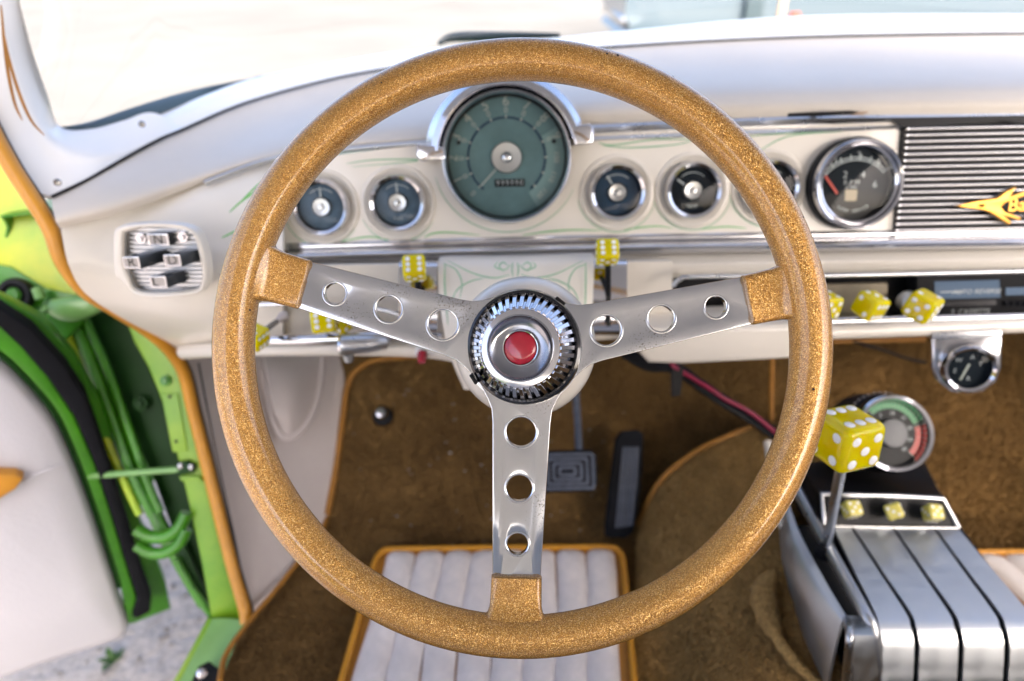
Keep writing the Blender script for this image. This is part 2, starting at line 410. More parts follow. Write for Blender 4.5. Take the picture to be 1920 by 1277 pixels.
def ribbon(pts, wd, nrm, lift=0.0006, taper=True):
    """painted stripe lying just proud of a surface"""
    n = len(pts); V = []; F = []
    for i, p in enumerate(pts):
        a = pts[max(i - 1, 0)]; b = pts[min(i + 1, n - 1)]; t = (b - a).normalized()
        nn = nrm(p) if callable(nrm) else nrm
        s = t.cross(nn).normalized(); f = i / (n - 1)
        ww = wd * (0.25 + 0.75 * math.sin(math.pi * min(1, f * 1.0 + 0.02)) ** 0.6 if taper else 1) / 2
        V += [p + s * ww + nn * lift, p - s * ww + nn * lift]
    for i in range(n - 1): F.append((2 * i, 2 * i + 1, 2 * i + 3, 2 * i + 2))
    return newmesh('ribbon', V, F)

# ================================================================== the setting
me = newmesh('g', [(-90, -60, 0), (90, -60, 0), (90, 120, 0), (-90, 120, 0)], [(0, 1, 2, 3)])
g = put('ground', me, 'ground_sand', recentre=False); tag(g, kind='structure')
me = newmesh('g', [(-40, 3.2, 0.004), (40, 2.6, 0.004), (40, 60, 0.004), (-40, 60, 0.004)], [(0, 1, 2, 3)])
g = put('pavement', me, 'concrete', recentre=False); tag(g, kind='structure')
# gravel by the sill
bm = bmesh.new()
for i in range(900):
    x = random.uniform(-1.5, -0.5); y = random.uniform(0.35, 1.6); s = random.uniform(0.0015, 0.006) * (2 if random.random() < 0.06 else 1)
    r = bmesh.ops.create_icosphere(bm, subdivisions=1, radius=s)
    for v in r['verts']:
        v.co = Vector((v.co.x * random.uniform(.8, 1.4), v.co.y, v.co.z * 0.6)) + Vector((x, y, s * 0.3))
gv = put('gravel', from_bm(bm), 'pebble'); tag(gv, 'small grey pebbles strewn over the sandy ground', 'gravel', kind='stuff')
# the little weed
wp = PZ(212, 1243, 0.0)
weed = thing('weed', 'small green weed growing in the sandy ground below the open door', 'weed', wp)
for i in range(13):
    a = random.uniform(0, 6.28); L = random.uniform(0.012, 0.032); hgt = random.uniform(0.004, 0.02)
    d = Vector((math.cos(a), math.sin(a), 0)); s = Vector((-d.y, d.x, 0)) * L * 0.22
    tip = d * L + Vector((0, 0, hgt)); mid = d * L * 0.5 + Vector((0, 0, hgt * 0.9))
    put('leaf', newmesh('l', [Vector((0, 0, 0.001)), mid + s, tip, mid - s, mid - Vector((0, 0, 0.001))], [(0, 1, 4), (1, 2, 4), (2, 3, 4), (3, 0, 4)]), 'leaf', weed, world=False)

# ---- far things beyond the windshield
pv = thing('parked_car', 'pale blue grey parked car beyond the windshield, cut by the top edge', 'car', Vector((3.35, 8.2, 0)))
prof = [(-2.15, 0.42), (-2.2, 0.62), (-2.1, 0.80), (-1.3, 0.92), (-0.75, 1.35), (0.9, 1.40), (1.6, 0.98), (2.15, 0.90), (2.2, 0.5), (2.1, 0.30), (-1.8, 0.24)]
cols = catmull([(p[0], 0, p[1]) for p in prof], 60, True)
V = []; F = []
for k, (y, s) in enumerate(((-0.82, 0.93), (-0.88, 1.0), (0.88, 1.0), (0.82, 0.93))):
    for c in cols: V.append((3.35 + c.x * s, 8.2 + y, 0.75 + (c.z - 0.75) * s))
for k in range(3):
    for i in range(60): F.append((k * 60 + i, k * 60 + (i + 1) % 60, (k + 1) * 60 + (i + 1) % 60, (k + 1) * 60 + i))
F += [tuple(range(60)), tuple(range(180, 240))]
bm = bmesh.new(); t_ = newmesh('x', V, F); bm.from_mesh(t_)
put('body', autosmooth(from_bm(bm), 40), 'pale_car', pv)
for x in (-1.35, 1.35):
    for y in (-0.80, 0.80):
        wl = put('wheel', lathe([(0, 0.09), (0.2, 0.09), (0.31, 0.08), (0.32, 0.05), (0.32, -0.05), (0.31, -0.08), (0, -0.08)], 28), 'rubber', pv, mtx=Matrix.Translation((3.35 + x, 8.2 + y * 0.86, 0.32)) @ Matrix.Rotation(RAD(90), 4, 'X'))
put('dark_stripe', box(0.16, 0.01, 0.66, c=(2.40, 8.2 - 0.886, 0.60)), 'teal_gasket', pv)  # dark upright stripe, for the gap between two vehicles
put('side_window', box(1.2, 0.012, 0.26, 0.02, c=(3.35, 8.2 - 0.884, 1.12)), 'car_glass', pv)
put('bumper', box(0.10, 1.5, 0.10, 0.03, c=(1.18, 8.2, 0.44)), 'chrome', pv)
cn = PZ(1492, 2, 0.48); cn.z = 0; cn = PY(1492, 20, 5.9); cn.z = 0
tc_ = thing('traffic_cone', 'blurred orange red marker post standing before the pale parked car', 'marker', cn)
put('body', lathe([(0.02, 0.62), (0.035, 0.62), (0.085, 0.03), (0.085, 0.0)], 20), 'cone_orange', tc_, world=False)
put('foot', box(0.26, 0.26, 0.03, 0.006, c=(0, 0, 0.018)), 'cone_orange', tc_, world=False)
pn = PY(1465, 20, 6.1); pn.z = 0
ps = thing('marker_post', 'blurred tan post left of the orange red marker', 'post', pn)
put('shaft', box(0.05, 0.05, 1.1, 0.006, c=(0, 0, 0.55)), 'post_tan', ps, world=False)
put('cap', box(0.062, 0.062, 0.03, 0.006, c=(0, 0, 1.112)), 'post_tan', ps, world=False)

# ================================================================== car floor and carpet
FZ = 0.36
def prof_floor(n=26):
    return catmull([(0, -0.6, FZ), (0, 0.2, FZ), (0, 0.66, FZ), (0, 0.76, FZ + 0.02), (0, 0.90, FZ + 0.13), (0, 1.04, FZ + 0.27), (0, 1.12, FZ + 0.42), (0, 1.13, 0.80)], n)
pf = prof_floor()
LE = [(q.y, q.x) for q in (PZ(x, y, FZ) for x, y in ((412, 1277), (425, 1225), (470, 1163), (530, 1090), (600, 1000), (614, 965)))]
def xleft(y):
    if y <= LE[0][0]: return LE[0][1]
    for (a, b), (c, d) in zip(LE, LE[1:]):
        if y <= c: return b + (d - b) * (y - a) / (c - a)
    return LE[-1][1] - 0.10 * min(1, (y - LE[-1][0]) / 0.1)
V = []; F = []; NX = 60
for j, p in enumerate(pf):
    for i in range(NX + 1):
        x0 = xleft(p.y); x = x0 + (1.0 - x0) * i / NX
        V.append((x, p.y, p.z + 0.004 * math.sin(x * 23 + p.y * 17) * math.sin(p.y * 11) + random.uniform(-.0007, .0007)))
for j in range(len(pf) - 1):
    for i in range(NX): F.append((j * (NX + 1) + i, j * (NX + 1) + i + 1, (j + 1) * (NX + 1) + i + 1, (j + 1) * (NX + 1) + i))
carpet = put('floor_carpet', newmesh('c', V, F), 'carpet', smooth=True); tag(carpet, 'worn brown carpet on the car floor and toe board', 'carpet', kind='structure')
def floor_hit(px, py, lift=0.006):
    d = ray(px, py); t = 0.6
    while t < 1.6:
        q = EYE + d * t
        for a, b in zip(pf, pf[1:]):
            if a.y <= q.y <= b.y:
                zz = a.z + (b.z - a.z) * (q.y - a.y) / max(1e-6, b.y - a.y)
                if q.z <= zz + lift: return q
        t += 0.002
    return EYE + d * 1.2
# trimmed floor edge by the sill, with welt (left edge of carpet)
edge = [PZ(x, y, FZ + 0.012) for x, y in ((412, 1277), (425, 1225), (470, 1163), (530, 1090), (600, 1000), (614, 965))]
put('welt', tube(catmull(edge, 30), 0.0035, 8), 'gold_welt', carpet)
# welt round the toe board by the kick panel
wl = [floor_hit(x, y, 0.006) for x, y in ((614, 965), (626, 900), (634, 850), (643, 780), (650, 730), (662, 700), (690, 680), (720, 673), (760, 669), (830, 662))]
put('welt', tube(catmull(wl, 40), 0.0048, 8), 'gold_welt', carpet)
for q_ in (((1447, 640), (1447, 690), (1446, 740), (1446, 800)), ((1540, 640), (1600, 640), (1680, 638), (1740, 636))):
    put('welt', tube(catmull([floor_hit(x, y, 0.004) for x, y in q_], 14), 0.0042, 8), 'gold_welt', carpet)
# transmission tunnel
rows = [[PZ(1196, 985, FZ + 0.004), PZ(1192, 1080, FZ + 0.004), PZ(1190, 1180, FZ + 0.004), PZ(1190, 1330, FZ + 0.004)],
        [PT(1236, 906, 0.965), PT(1250, 1020, 0.90), PT(1262, 1140, 0.845), PT(1270, 1330, 0.765)],
        [PT(1300, 850, 0.955), PT(1335, 960, 0.87), PT(1350, 1110, 0.80), PT(1360, 1330, 0.715)],
        [PT(1380, 812, 0.95), PT(1420, 920, 0.86), PT(1440, 1080, 0.78), PT(1450, 1330, 0.685)],
        [PT(1440, 795, 0.95), PT(1480, 900, 0.86), PT(1520, 1060, 0.775), PT(1560, 1330, 0.675)],
        [PT(1600, 780, 0.97), PT(1640, 880, 0.89), PT(1680, 1040, 0.80), PT(1720, 1330, 0.70)]]
tun = put('tunnel_carpet', loft(rows, 40, 36, 0.004), 'lighter_carpet', carpet)
wl = [PZ(1196, 985, FZ + 0.006), PT(1236, 906, 0.962), PT(1300, 850, 0.952), PT(1380, 812, 0.947), PT(1432, 795, 0.947)]
put('welt', tube(catmull(wl, 40), 0.0042, 8), 'gold_welt', tun)
# rumpled carpet fold against the console
fold = [PT(1450, 1075, 0.762), PT(1432, 1110, 0.75), PT(1445, 1170, 0.725), PT(1480, 1230, 0.70), PT(1540, 1290, 0.68)]
put('carpet_fold', tube(catmull(fold, 30), [0.006 + 0.008 * math.sin(math.pi * min(1, i / 18)) + random.uniform(-.0012, .0012) for i in range(30)], 12), 'lighter_carpet', tun)
# carpet pile: short tufts standing on the sheet (uncountable)
import numpy as np
def pile(name, src, count, parent, material, keep=None, length=0.0042, seed=3):
    me = src.data; me.calc_loop_triangles(); rng = np.random.default_rng(seed)
    nv = len(me.vertices); co = np.empty(nv * 3); me.vertices.foreach_get('co', co); co = co.reshape(-1, 3)
    mw = np.array(WM[src.name]); co = co @ mw[:3, :3].T + mw[:3, 3]
    ti = np.empty(len(me.loop_triangles) * 3, dtype=np.int32); me.loop_triangles.foreach_get('vertices', ti); ti = ti.reshape(-1, 3)
    A, B, C = co[ti[:, 0]], co[ti[:, 1]], co[ti[:, 2]]
    N = np.cross(B - A, C - A); ar = np.linalg.norm(N, axis=1); N = N / np.maximum(ar, 1e-12)[:, None]
    eye = np.array(EYE); mid = (A + B + C) / 3; N *= np.sign(np.einsum('ij,ij->i', N, eye - mid))[:, None]
    wt = ar.copy()
    if keep is not None: wt *= keep(mid)
    idx = rng.choice(len(ti), count, p=wt / wt.sum()); u = rng.random(count); v = rng.random(count); f = u + v > 1; u[f] = 1 - u[f]; v[f] = 1 - v[f]
    P = A[idx] + (B - A)[idx] * u[:, None] + (C - A)[idx] * v[:, None]; n = N[idx]
    # lay of the pile wanders slowly over the floor
    lay = np.stack([np.sin(P[:, 0] * 19 + P[:, 1] * 7), np.cos(P[:, 1] * 23 - P[:, 0] * 9), np.zeros(count)], 1) * 0.45
    d = n + lay + rng.normal(0, 0.45, (count, 3)); d /= np.linalg.norm(d, axis=1)[:, None]
    s = np.cross(d, rng.normal(0, 1, (count, 3))); s /= np.linalg.norm(s, axis=1)[:, None]
    L = (length * rng.uniform(0.5, 1.2, count))[:, None]; wd = 0.0009
    V = np.concatenate([P + s * wd, P - s * wd, P + d * L], 1).reshape(-1, 3)
    nm = bpy.data.meshes.new('pile'); nm.vertices.add(count * 3); nm.vertices.foreach_set('co', V.ravel())
    nm.loops.add(count * 3); nm.loops.foreach_set('vertex_index', np.arange(count * 3, dtype=np.int32))
    nm.polygons.add(count); nm.polygons.foreach_set('loop_start', np.arange(0, count * 3, 3, dtype=np.int32)); nm.update(calc_edges=True); nm.validate()
    o = put(name, nm, material, parent, recentre=False); tag(o, kind='stuff'); return o
pile('carpet_pile', carpet, 260000, carpet, 'carpet', lambda m: ((m[:, 1] > 0.42) & (m[:, 2] < 0.72)).astype(float), 0.0058)
pile('carpet_pile', tun, 90000, carpet, 'lighter_carpet', None, 0.0045, 5)
bm = bmesh.new()
for i in range(70):
    c_ = floor_hit(random.uniform(640, 1180), random.uniform(720, 1030), 0.005); s = random.uniform(0.0006, 0.0016)
    r_ = bmesh.ops.create_icosphere(bm, subdivisions=1, radius=s); ax_ = random.uniform(0.6, 2.2)
    for v_ in r_['verts']: v_.co = Vector((v_.co.x * ax_, v_.co.y, v_.co.z * 0.7)) + c_
tag(put('lint', from_bm(bm), 'lint', carpet), kind='stuff')
# floor mats: pleated vinyl, gold bound
def floor_mat(c0, c1, c2, c3, npleat, label):
    # far-left, far-right, near-right, near-left corners on the floor
    o = thing('floor_mat', label, 'floor mat', (c0 + c1 + c2 + c3) / 4, 'pleated floor mats')
    Z = Vector((0, 0, 1)); nrow = 30
    def at(u, v): return (c0.lerp(c1, u)).lerp(c3.lerp(c2, u), v)
    bord = 0.035
    for k in range(npleat):
        V = []; F = []; ns = 9
        u0 = bord + (1 - 2 * bord) * k / npleat; u1 = bord + (1 - 2 * bord) * (k + 1) / npleat
        for j in range(nrow):
            v = 0.02 + 0.98 * j / (nrow - 1)
            for i in range(ns):
                f = i / (ns - 1); u = u0 + (u1 - u0) * f
                bow = 0.0025 * math.sin(v * 5 + k)
                # rounded far corners
                p = at(u, v) + Z * (0.006 + 0.0075 * (1 - abs(2 * f - 1) ** 2.6) ** 0.75 + 0.0008 * math.sin(v * 31 + k * 2.1) * math.sin(f * 7 + k) + random.uniform(-.0004, .0004)) + Vector((bow, 0, 0))
                if j == 0: p.z -= 0.004
                V.append(p)
        for j in range(nrow - 1):
            for i in range(ns - 1): F.append((j * ns + i, (j + 1) * ns + i, (j + 1) * ns + i + 1, j * ns + i + 1))
        put('pleat', newmesh('p', V, F), 'mat_vinyl', o, smooth=True)
    base = [at(-0.005, 0.03), at(0.03, -0.01), at(0.97, -0.01), at(1.005, 0.03), at(1.005, 1), at(-0.005, 1)]
    bm = bmesh.new(); vs = [bm.verts.new(p + Z * 0.005) for p in base]; bm.faces.new(vs); put('backing', from_bm(bm), 'gold_welt', o)
    path = [at(-0.004, 1), at(-0.004, 0.5), at(-0.004, 0.14), at(0.006, 0.04), at(0.045, 0.0), at(0.2, -0.004), at(0.5, -0.006), at(0.8, -0.004), at(0.955, 0), at(0.994, 0.04), at(1.004, 0.14), at(1.004, 0.5), at(1.004, 1)]
    put('binding', tube(catmull([p + Z * 0.008 for p in path], 90), 0.0040, 8), 'gold_vinyl', o)
    return o
a, b = PZ(712, 1038, FZ + 0.012), PZ(1164, 1034, FZ + 0.012); c, d = PZ(1190, 1330, FZ + 0.012), PZ(632, 1330, FZ + 0.012)
floor_mat(a, b, c, d, 8, 'white pleated vinyl mat with gold binding on the carpet under the steering wheel')
a2 = PZ(1800, 1044, FZ + 0.012); b2 = a2 + (b - a); c2 = b2 + (c - b); d2 = a2 + (d - a) * 0.9 + Vector((0.06, 0, 0))
floor_mat(a2, b2, c2, d2, 8, 'white pleated mat on the passenger floor, right of the console')

# ================================================================== car body
body = thing('vintage_car', 'green vintage car round its open driver door, cream pillar and gold windlace', 'car', Vector((-0.45, 0.72, 0.0)))
# roof and headliner above the frame, with rear pillars: shades the cabin
rows = [[(-0.50, 0.55, 1.34), (0.25, 0.64, 1.38), (1.02, 0.55, 1.34)], [(-0.54, -0.4, 1.40), (0.25, -0.4, 1.45), (1.06, -0.4, 1.40)], [(-0.50, -1.2, 1.36), (0.25, -1.25, 1.41), (1.02, -1.2, 1.36)], [(-0.48, -1.75, 1.10), (0.25, -1.80, 1.12), (1.0, -1.75, 1.10)]]
put('roof', loft([[Vector(p) for p in r] for r in rows], 20, 16, 0.02), 'headliner', body)
put('unseen_side_panel', box(0.05, 2.3, 0.62, 0.01, c=(1.06, -0.20, 0.64)), 'cream_vinyl', body)  # right side of the cabin, out of view, added to block sunlight
rows = [[(-0.62, 0.80, 0.30), (-0.66, 1.5, 0.32), (-0.66, 2.3, 0.34)], [(-0.66, 0.80, 0.60), (-0.70, 1.5, 0.60), (-0.68, 2.3, 0.58)], [(-0.62, 0.80, 0.80), (-0.64, 1.5, 0.735), (-0.62, 2.3, 0.67)], [(-0.52, 0.82, 0.83), (-0.45, 1.5, 0.75), (-0.42, 2.3, 0.68)], [(0.2, 1.10, 0.87), (0.2, 1.5, 0.80), (0.2, 2.3, 0.70)]]
put('front_wing', loft([[Vector(p) for p in r] for r in rows], 24, 24, 0.003), 'green', body)  # wing added to block sky light from the left front
put('unseen_rear_quarter', box(0.04, 1.0, 0.60, 0.01, c=(-0.56, -0.95, 0.62)), 'green', body)  # left rear side, out of view, added to block light
put('unseen_seat_cushion', box(1.40, 0.62, 0.20, 0.05, 3, c=(0.28, -0.14, 0.50)), 'seat_vinyl', body)  # seat out of view, added to keep light from behind off the floor
put('unseen_seat_back', box(1.40, 0.16, 0.46, 0.05, 3, c=(0.28, -0.52, 0.68)), 'seat_vinyl', body)  # back of the unseen seat, added for the same shading
# windshield glass
rows = [[PT(20, -60, 0.66), PT(150, 236, 0.735), PT(440, 186, 0.93), PT(1000, 84, 1.02), PT(1500, 40, 1.03), PT(2050, 40, 0.99)],
        [PT(-40, -230, 0.62), PT(110, -160, 0.66), PT(440, -200, 0.76), PT(1000, -240, 0.83), PT(1500, -240, 0.83), PT(2100, -230, 0.80)],
        [Vector((-0.47, 0.56, 1.33)), Vector((-0.43, 0.58, 1.335)), Vector((-0.25, 0.60, 1.35)), Vector((0.1, 0.64, 1.37)), Vector((0.45, 0.64, 1.37)), Vector((0.9, 0.57, 1.345))]]
put('windshield', loft(rows, 30, 10), 'glass', body)
# dark gasket at the foot of the glass
gk = [PT(112, 239, 0.742), PT(172, 227, 0.76), PT(250, 201, 0.80), PT(340, 174, 0.87), PT(420, 156, 0.93), PT(496, 143, 0.965)]
gk2 = [PT(112, 241, 0.735), PT(170, 243, 0.745), PT(250, 228, 0.78), PT(340, 196, 0.84), PT(420, 166, 0.92), PT(496, 145, 0.96)]
put('windshield_gasket', loft([gk, [(p + q) / 2 + Vector((0, -0.004, 0.002)) for p, q in zip(gk, gk2)], gk2], 30, 6, 0.01), 'teal_gasket', body)
wp_ = [PT(822, 82, 1.035), PT(850, 70, 1.04), PT(930, 68, 1.045), PT(1050, 66, 1.045)]
put('wiper_arm', tube(catmull(wp_, 12), [0.003 + 0.0045 * math.sin(i / 11 * 3.1) for i in range(12)], 8), 'teal_gasket', body)
# A-pillar with garnish moulding
O_ = [PT(18, -90, 0.665), PT(36, 0, 0.675), PT(62, 100, 0.695), PT(90, 180, 0.715), PT(112, 237, 0.73), PT(170, 242, 0.745), PT(232, 226, 0.77), PT(285, 211, 0.79), PT(345, 238, 0.80)]
M_ = [PT(-10, -60, 0.655), PT(10, 30, 0.665), PT(40, 130, 0.68), PT(70, 215, 0.69), PT(105, 268, 0.697), PT(175, 286, 0.707), PT(240, 275, 0.735), PT(300, 250, 0.765), PT(346, 240, 0.785)]
K_ = [PT(-25, -40, 0.653), PT(-4, 60, 0.662), PT(28, 165, 0.674), PT(60, 255, 0.682), PT(98, 305, 0.688), PT(170, 310, 0.698), PT(238, 290, 0.728), PT(300, 258, 0.76), PT(346, 241, 0.78)]
I_ = [PT(-110, 0, 0.65), PT(-70, 90, 0.655), PT(-20, 190, 0.662), PT(30, 285, 0.668), PT(85, 366, 0.672), PT(165, 336, 0.690), PT(232, 298, 0.722), PT(298, 262, 0.757), PT(346, 243, 0.78)]
pil = put('pillar_garnish', loft([O_, M_, K_, I_], 50, 20, 0.006), 'white_paint', body)
def nview(p): return (EYE - p).normalized()
for st in ([(2, 10), (8, 80), (16, 140), (28, 195), (42, 226)], [(4, 50), (18, 115), (36, 175), (58, 225), (83, 254)]):
    pts = catmull([PT(x, y, 0.648) for x, y in st], 24)
    put('pinstripe', ribbon(pts, 0.0030, nview, 0.0002), 'gold_welt', pil)
for (x, y, t) in ((108, 342, 0.664), (266, 233, 0.745)):
    put('screw', lathe([(0, 0.002), (0.0025, 0.0018), (0.0036, 0)], 14), 'dark_chrome', pil, mtx=frame(PT(x, y, t), Vector((1, 0, 0)), EYE - PT(x, y, t)))
# gold windlace along the door opening
wlp = [(-60, 150, .655), (-20, 235, .655), (20, 310, .657), (60, 372, .66), (95, 430, .665), (118, 490, .675), (160, 545, .70), (215, 580, .735), (275, 618, .78), (318, 656, .82), (345, 700, .85), (362, 770, .865), (385, 860, .875), (410, 960, .88), (435, 1060, .88), (458, 1140, .875), (462, 1168, .872)]
pts = catmull([PT(*p) for p in wlp], 120)
put('windlace', tube(pts, 0.0078, 14), 'gold_vinyl', body)
# pocket behind the windlace (dark gap line)
put('windlace_flange', tube([p + (p - EYE).normalized() * 0.010 + RT * 0.0065 for p in pts], 0.0045, 8), 'gap_black', body)
# hinge pillar: rear-facing green jamb surfaces
JP = PT(345, 700, 0.868); JN = Vector((0.10, -0.88, 0.42)).normalized()
def jamb(name, pix, m, back=0.0, thick=0.006, bev=0.0012, sm=0, parent=body): return put(name, slab(pix, JP - JN * back, JN, thick, bev, sm), m, parent)
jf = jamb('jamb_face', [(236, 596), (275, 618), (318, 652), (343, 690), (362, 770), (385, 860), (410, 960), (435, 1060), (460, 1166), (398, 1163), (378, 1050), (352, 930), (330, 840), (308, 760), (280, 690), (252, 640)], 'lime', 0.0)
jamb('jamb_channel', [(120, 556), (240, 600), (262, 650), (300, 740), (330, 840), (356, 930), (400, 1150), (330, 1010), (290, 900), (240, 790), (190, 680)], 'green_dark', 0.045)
jamb('jamb_flange', [(60, 540), (130, 560), (180, 650), (225, 760), (262, 870), (300, 960), (392, 1142), (372, 1140), (290, 1000), (245, 890), (200, 780), (150, 660)], 'green', 0.03)
jamb('jamb_upper', [(-160, 230), (-30, 250), (20, 325), (60, 390), (95, 450), (125, 520), (150, 552), (140, 580), (90, 560), (40, 560), (-160, 580)], 'yellow_lime', 0.012)
jamb('jamb_lower_panel', [(-160, 470), (20, 500), (85, 540), (150, 555), (158, 600), (120, 640), (70, 620), (-160, 540)], 'green', 0.008)
for (q, r, m_) in (([(128, 580), (165, 660), (205, 770), (245, 880), (285, 965)], 0.0062, 'green'), ([(160, 600), (200, 690), (240, 800), (275, 900), (300, 960)], 0.0055, 'green'), ([(112, 590), (150, 690), (190, 800), (232, 900), (262, 965)], 0.005, 'yellow_lime')):
    put('jamb_rib', tube(catmull([PP(x, y, JP - JN * 0.022, JN) for x, y in q], 24), r, 10), m_, body)
# bolts, striker patch and rubber plug on the jamb
def bolt(px, py, r, m_, parent=body, off=0.004): 
    p = PP(px, py, JP + JN * off, JN)
    return put('bolt', lathe([(0, r * 0.7), (r * 0.55, r * 0.65), (r * 0.6, r * 0.2), (r, r * 0.1), (r, -r * 0.5)], 18), m_, parent, mtx=frame(p, Vector((1, 0, 0)), JN))
bolt(310, 714, 0.0068, 'green', jf); bolt(318, 744, 0.0022, 'black', jf); bolt(330, 828, 0.002, 'black', jf)
put('jamb_plate', slab([(302, 738), (334, 738), (352, 846), (324, 848)], JP + JN * 0.0025, JN, 0.004, 0.0008), 'lime', jf)
bolt(262, 757, 0.010, 'green_dark', body, -0.03)
p = PP(28, 553, JP + JN * 0.006, JN)
pg = put('rubber_plug', lathe([(0, 0.002), (0.010, 0.003), (0.012, -0.001), (0.013, -0.001), (0.014, 0.004), (0.019, 0.004), (0.021, 0.0), (0.021, -0.006)], 28), 'black', body, mtx=frame(p, Vector((1, 0, 0)), JN))
put('plug_centre', lathe([(0, 0.007), (0.007, 0.006), (0.0095, 0.002)], 20), 'green', pg, mtx=frame(p, Vector((1, 0, 0)), JN))
for q, r in (([(68, 540), (76, 560)], 0.006), ([(82, 578), (88, 584)], 0.006)):
    put('hinge_bolt', tube([PP(x, y, JP + JN * 0.012, JN) for x, y in q], r, 10), 'sill_green', body)
put('upper_hinge', tube(catmull([PP(x, y, JP + JN * 0.010, JN) for x, y in ((95, 575), (120, 580), (150, 577), (185, 570))], 14), [0.006 + 0.004 * math.sin(i / 13 * 3.14) for i in range(14)], 12, flat=1.6), 'sill_green', body)
# lower hinge loops
for dy, r in ((0, 0.008), (30, 0.0075)):
    put('lower_hinge', tube(catmull([PP(x, y + dy, JP + JN * 0.006, JN) for x, y in ((256, 992), (282, 1006), (310, 1006), (335, 990), (350, 962))], 20), r, 12), 'green', body)
# lower wedge under the hinge and the sill
jamb('sill_web', [(325, 1040), (345, 1020), (402, 1150), (392, 1150)], 'green_dark', 0.03)
put('sill_edge', tube([PP(x, y, JP - JN * 0.02, JN) for x, y in ((328, 1050), (360, 1105), (400, 1158))], 0.005, 10), 'green', body)
sr = [[PT(398, 1160, .885), PT(375, 1205, .865), PT(330, 1290, .83)], [PT(432, 1160, .88), PT(412, 1205, .86), PT(372, 1290, .825)], [PT(462, 1164, .878), PT(440, 1210, .858), PT(410, 1290, .822)]]
put('sill', loft(sr, 16, 10, 0.02), 'sill_green', body)
sr = [[PT(398, 1160, .886), PT(375, 1205, .866), PT(328, 1290, .832)], [PT(390, 1158, .90), PT(366, 1203, .88), PT(318, 1290, .85)], [PT(388, 1160, .98), PT(364, 1210, .96), PT(316, 1300, .93)]]
put('sill_side', loft(sr, 16, 8, 0.004), 'lime', body)
put('sill_cover', slab([(350, 1300), (372, 1250), (392, 1240), (420, 1262), (405, 1300)], PT(385, 1270, 0.815), Vector((0, -0.3, 0.95)).normalized(), 0.006, 0.002), 'black', body)
p = PT(378, 1262, 0.806); put('sill_screw', lathe([(0, 0.003), (0.004, 0.002), (0.006, 0)], 16), 'chrome', body, mtx=frame(p, Vector((1, 0, 0)), EYE - p))
# kick panel
rows = [[PT(348, 655, .862), PT(420, 655, .93), PT(540, 655, 1.03), PT(664, 655, 1.13)],
        [PT(352, 720, .868), PT(420, 720, .93), PT(540, 722, 1.02), PT(654, 715, 1.095)],
        [PT(375, 830, .882), PT(440, 835, .93), PT(540, 838, 1.00), PT(636, 835, 1.055)],
        [PT(412, 965, .888), PT(470, 970, .925), PT(545, 970, .965), PT(615, 968, 1.01)],
        [PT(445, 1085, .886), PT(480, 1088, .90), PT(515, 1082, .92), PT(548, 1070, .935)],
        [PT(462, 1160, .884), PT(466, 1160, .885), PT(470, 1158, .886), PT(474, 1155, .888)]]
kp = put('kick_panel', loft(rows, 40, 50, 0.004), 'kick_vinyl', body)
ov = [(486, 668, 1.0), (500, 735, .995), (515, 795, .985), (535, 822, .985), (565, 808, 1.0), (590, 765, 1.025), (603, 705, 1.055), (604, 668, 1.075)]
put('pocket_rim', tube(catmull([PT(x, y, t - 0.012) for x, y, t in ov], 50), 0.0042, 10), 'kick_vinyl', kp)
rows = [[PT(494, 664, .975), PT(550, 664, 1.02), PT(602, 664, 1.06)], [PT(500, 700, .962), PT(552, 705, .995), PT(600, 700, 1.045)], [PT(512, 765, .955), PT(550, 770, .975), PT(588, 762, 1.015)], [PT(530, 812, .972), PT(543, 818, .977), PT(560, 810, .985)]]
put('pocket_cover', loft(rows, 24, 24, 0.003), 'kick_vinyl', kp)
put('panel_seam', tube([PT(372, 680, .862), PT(405, 850, .878), PT(440, 1010, .88), PT(464, 1130, .878)], 0.0012, 6), 'gap_black', kp)

# ---- the open door
DH = Vector((-0.48, 0.72, 0)); DN = Vector((0.50, -0.866, 0)).normalized()
fl = [(-120, 520), (0, 560), (80, 600), (140, 670), (190, 760), (225, 860), (256, 960), (290, 1040), (310, 1090), (320, 1140), (250, 1168), (230, 1168), (252, 1120), (200, 930), (120, 740), (0, 600), (-120, 560)]
door = put('door', slab(fl, DH - DN * 0.012, DN, 0.022, 0.002), 'green', body); tag(door, 'open green door with off-white vinyl panel and black seal')
def dpt(x, y, off=0.0): return PP(x, y, DH + DN * off, DN)
# inner vinyl panel, padded, with rounded corner
outer = [(-700, 470), (-300, 560), (-60, 622), (0, 665), (52, 715), (100, 775), (135, 850), (165, 930), (195, 1020), (220, 1100), (238, 1150), (236, 1175), (205, 1190), (120, 1215), (0, 1257), (-120, 1300), (-700, 1530)]
ctr = dpt(-40, 960, 0.035)
rings = []
for f, off in ((1.0, 0.0), (0.997, 0.012), (0.975, 0.022), (0.92, 0.027), (0.6, 0.031), (0.25, 0.033)):
    rings.append([ctr.lerp(p, f) - DN * (ctr.lerp(p, f) - DH).dot(DN) + DN * off for p in catmull([dpt(x, y) for x, y in outer], 90, True)])
V = [p for r in rings for p in r] + [ctr]; F = []
for j in range(len(rings) - 1):
    for i in range(90): F.append((j * 90 + i, j * 90 + (i + 1) % 90, (j + 1) * 90 + (i + 1) % 90, (j + 1) * 90 + i))
for i in range(90): F.append(((len(rings) - 1) * 90 + i, (len(rings) - 1) * 90 + (i + 1) % 90, len(V) - 1))
bm = bmesh.new(); t_ = newmesh('x', V, F); bm.from_mesh(t_)
ip = put('inner_panel', from_bm(bm), 'door_vinyl', door, smooth=True)
put('panel_edge_shade', tube(catmull([dpt(x + 4, y, 0.012) for x, y in outer[2:10]], 60), 0.0042, 6), 'green_dark', door)  # dark tube standing in for the shade along the panel edge
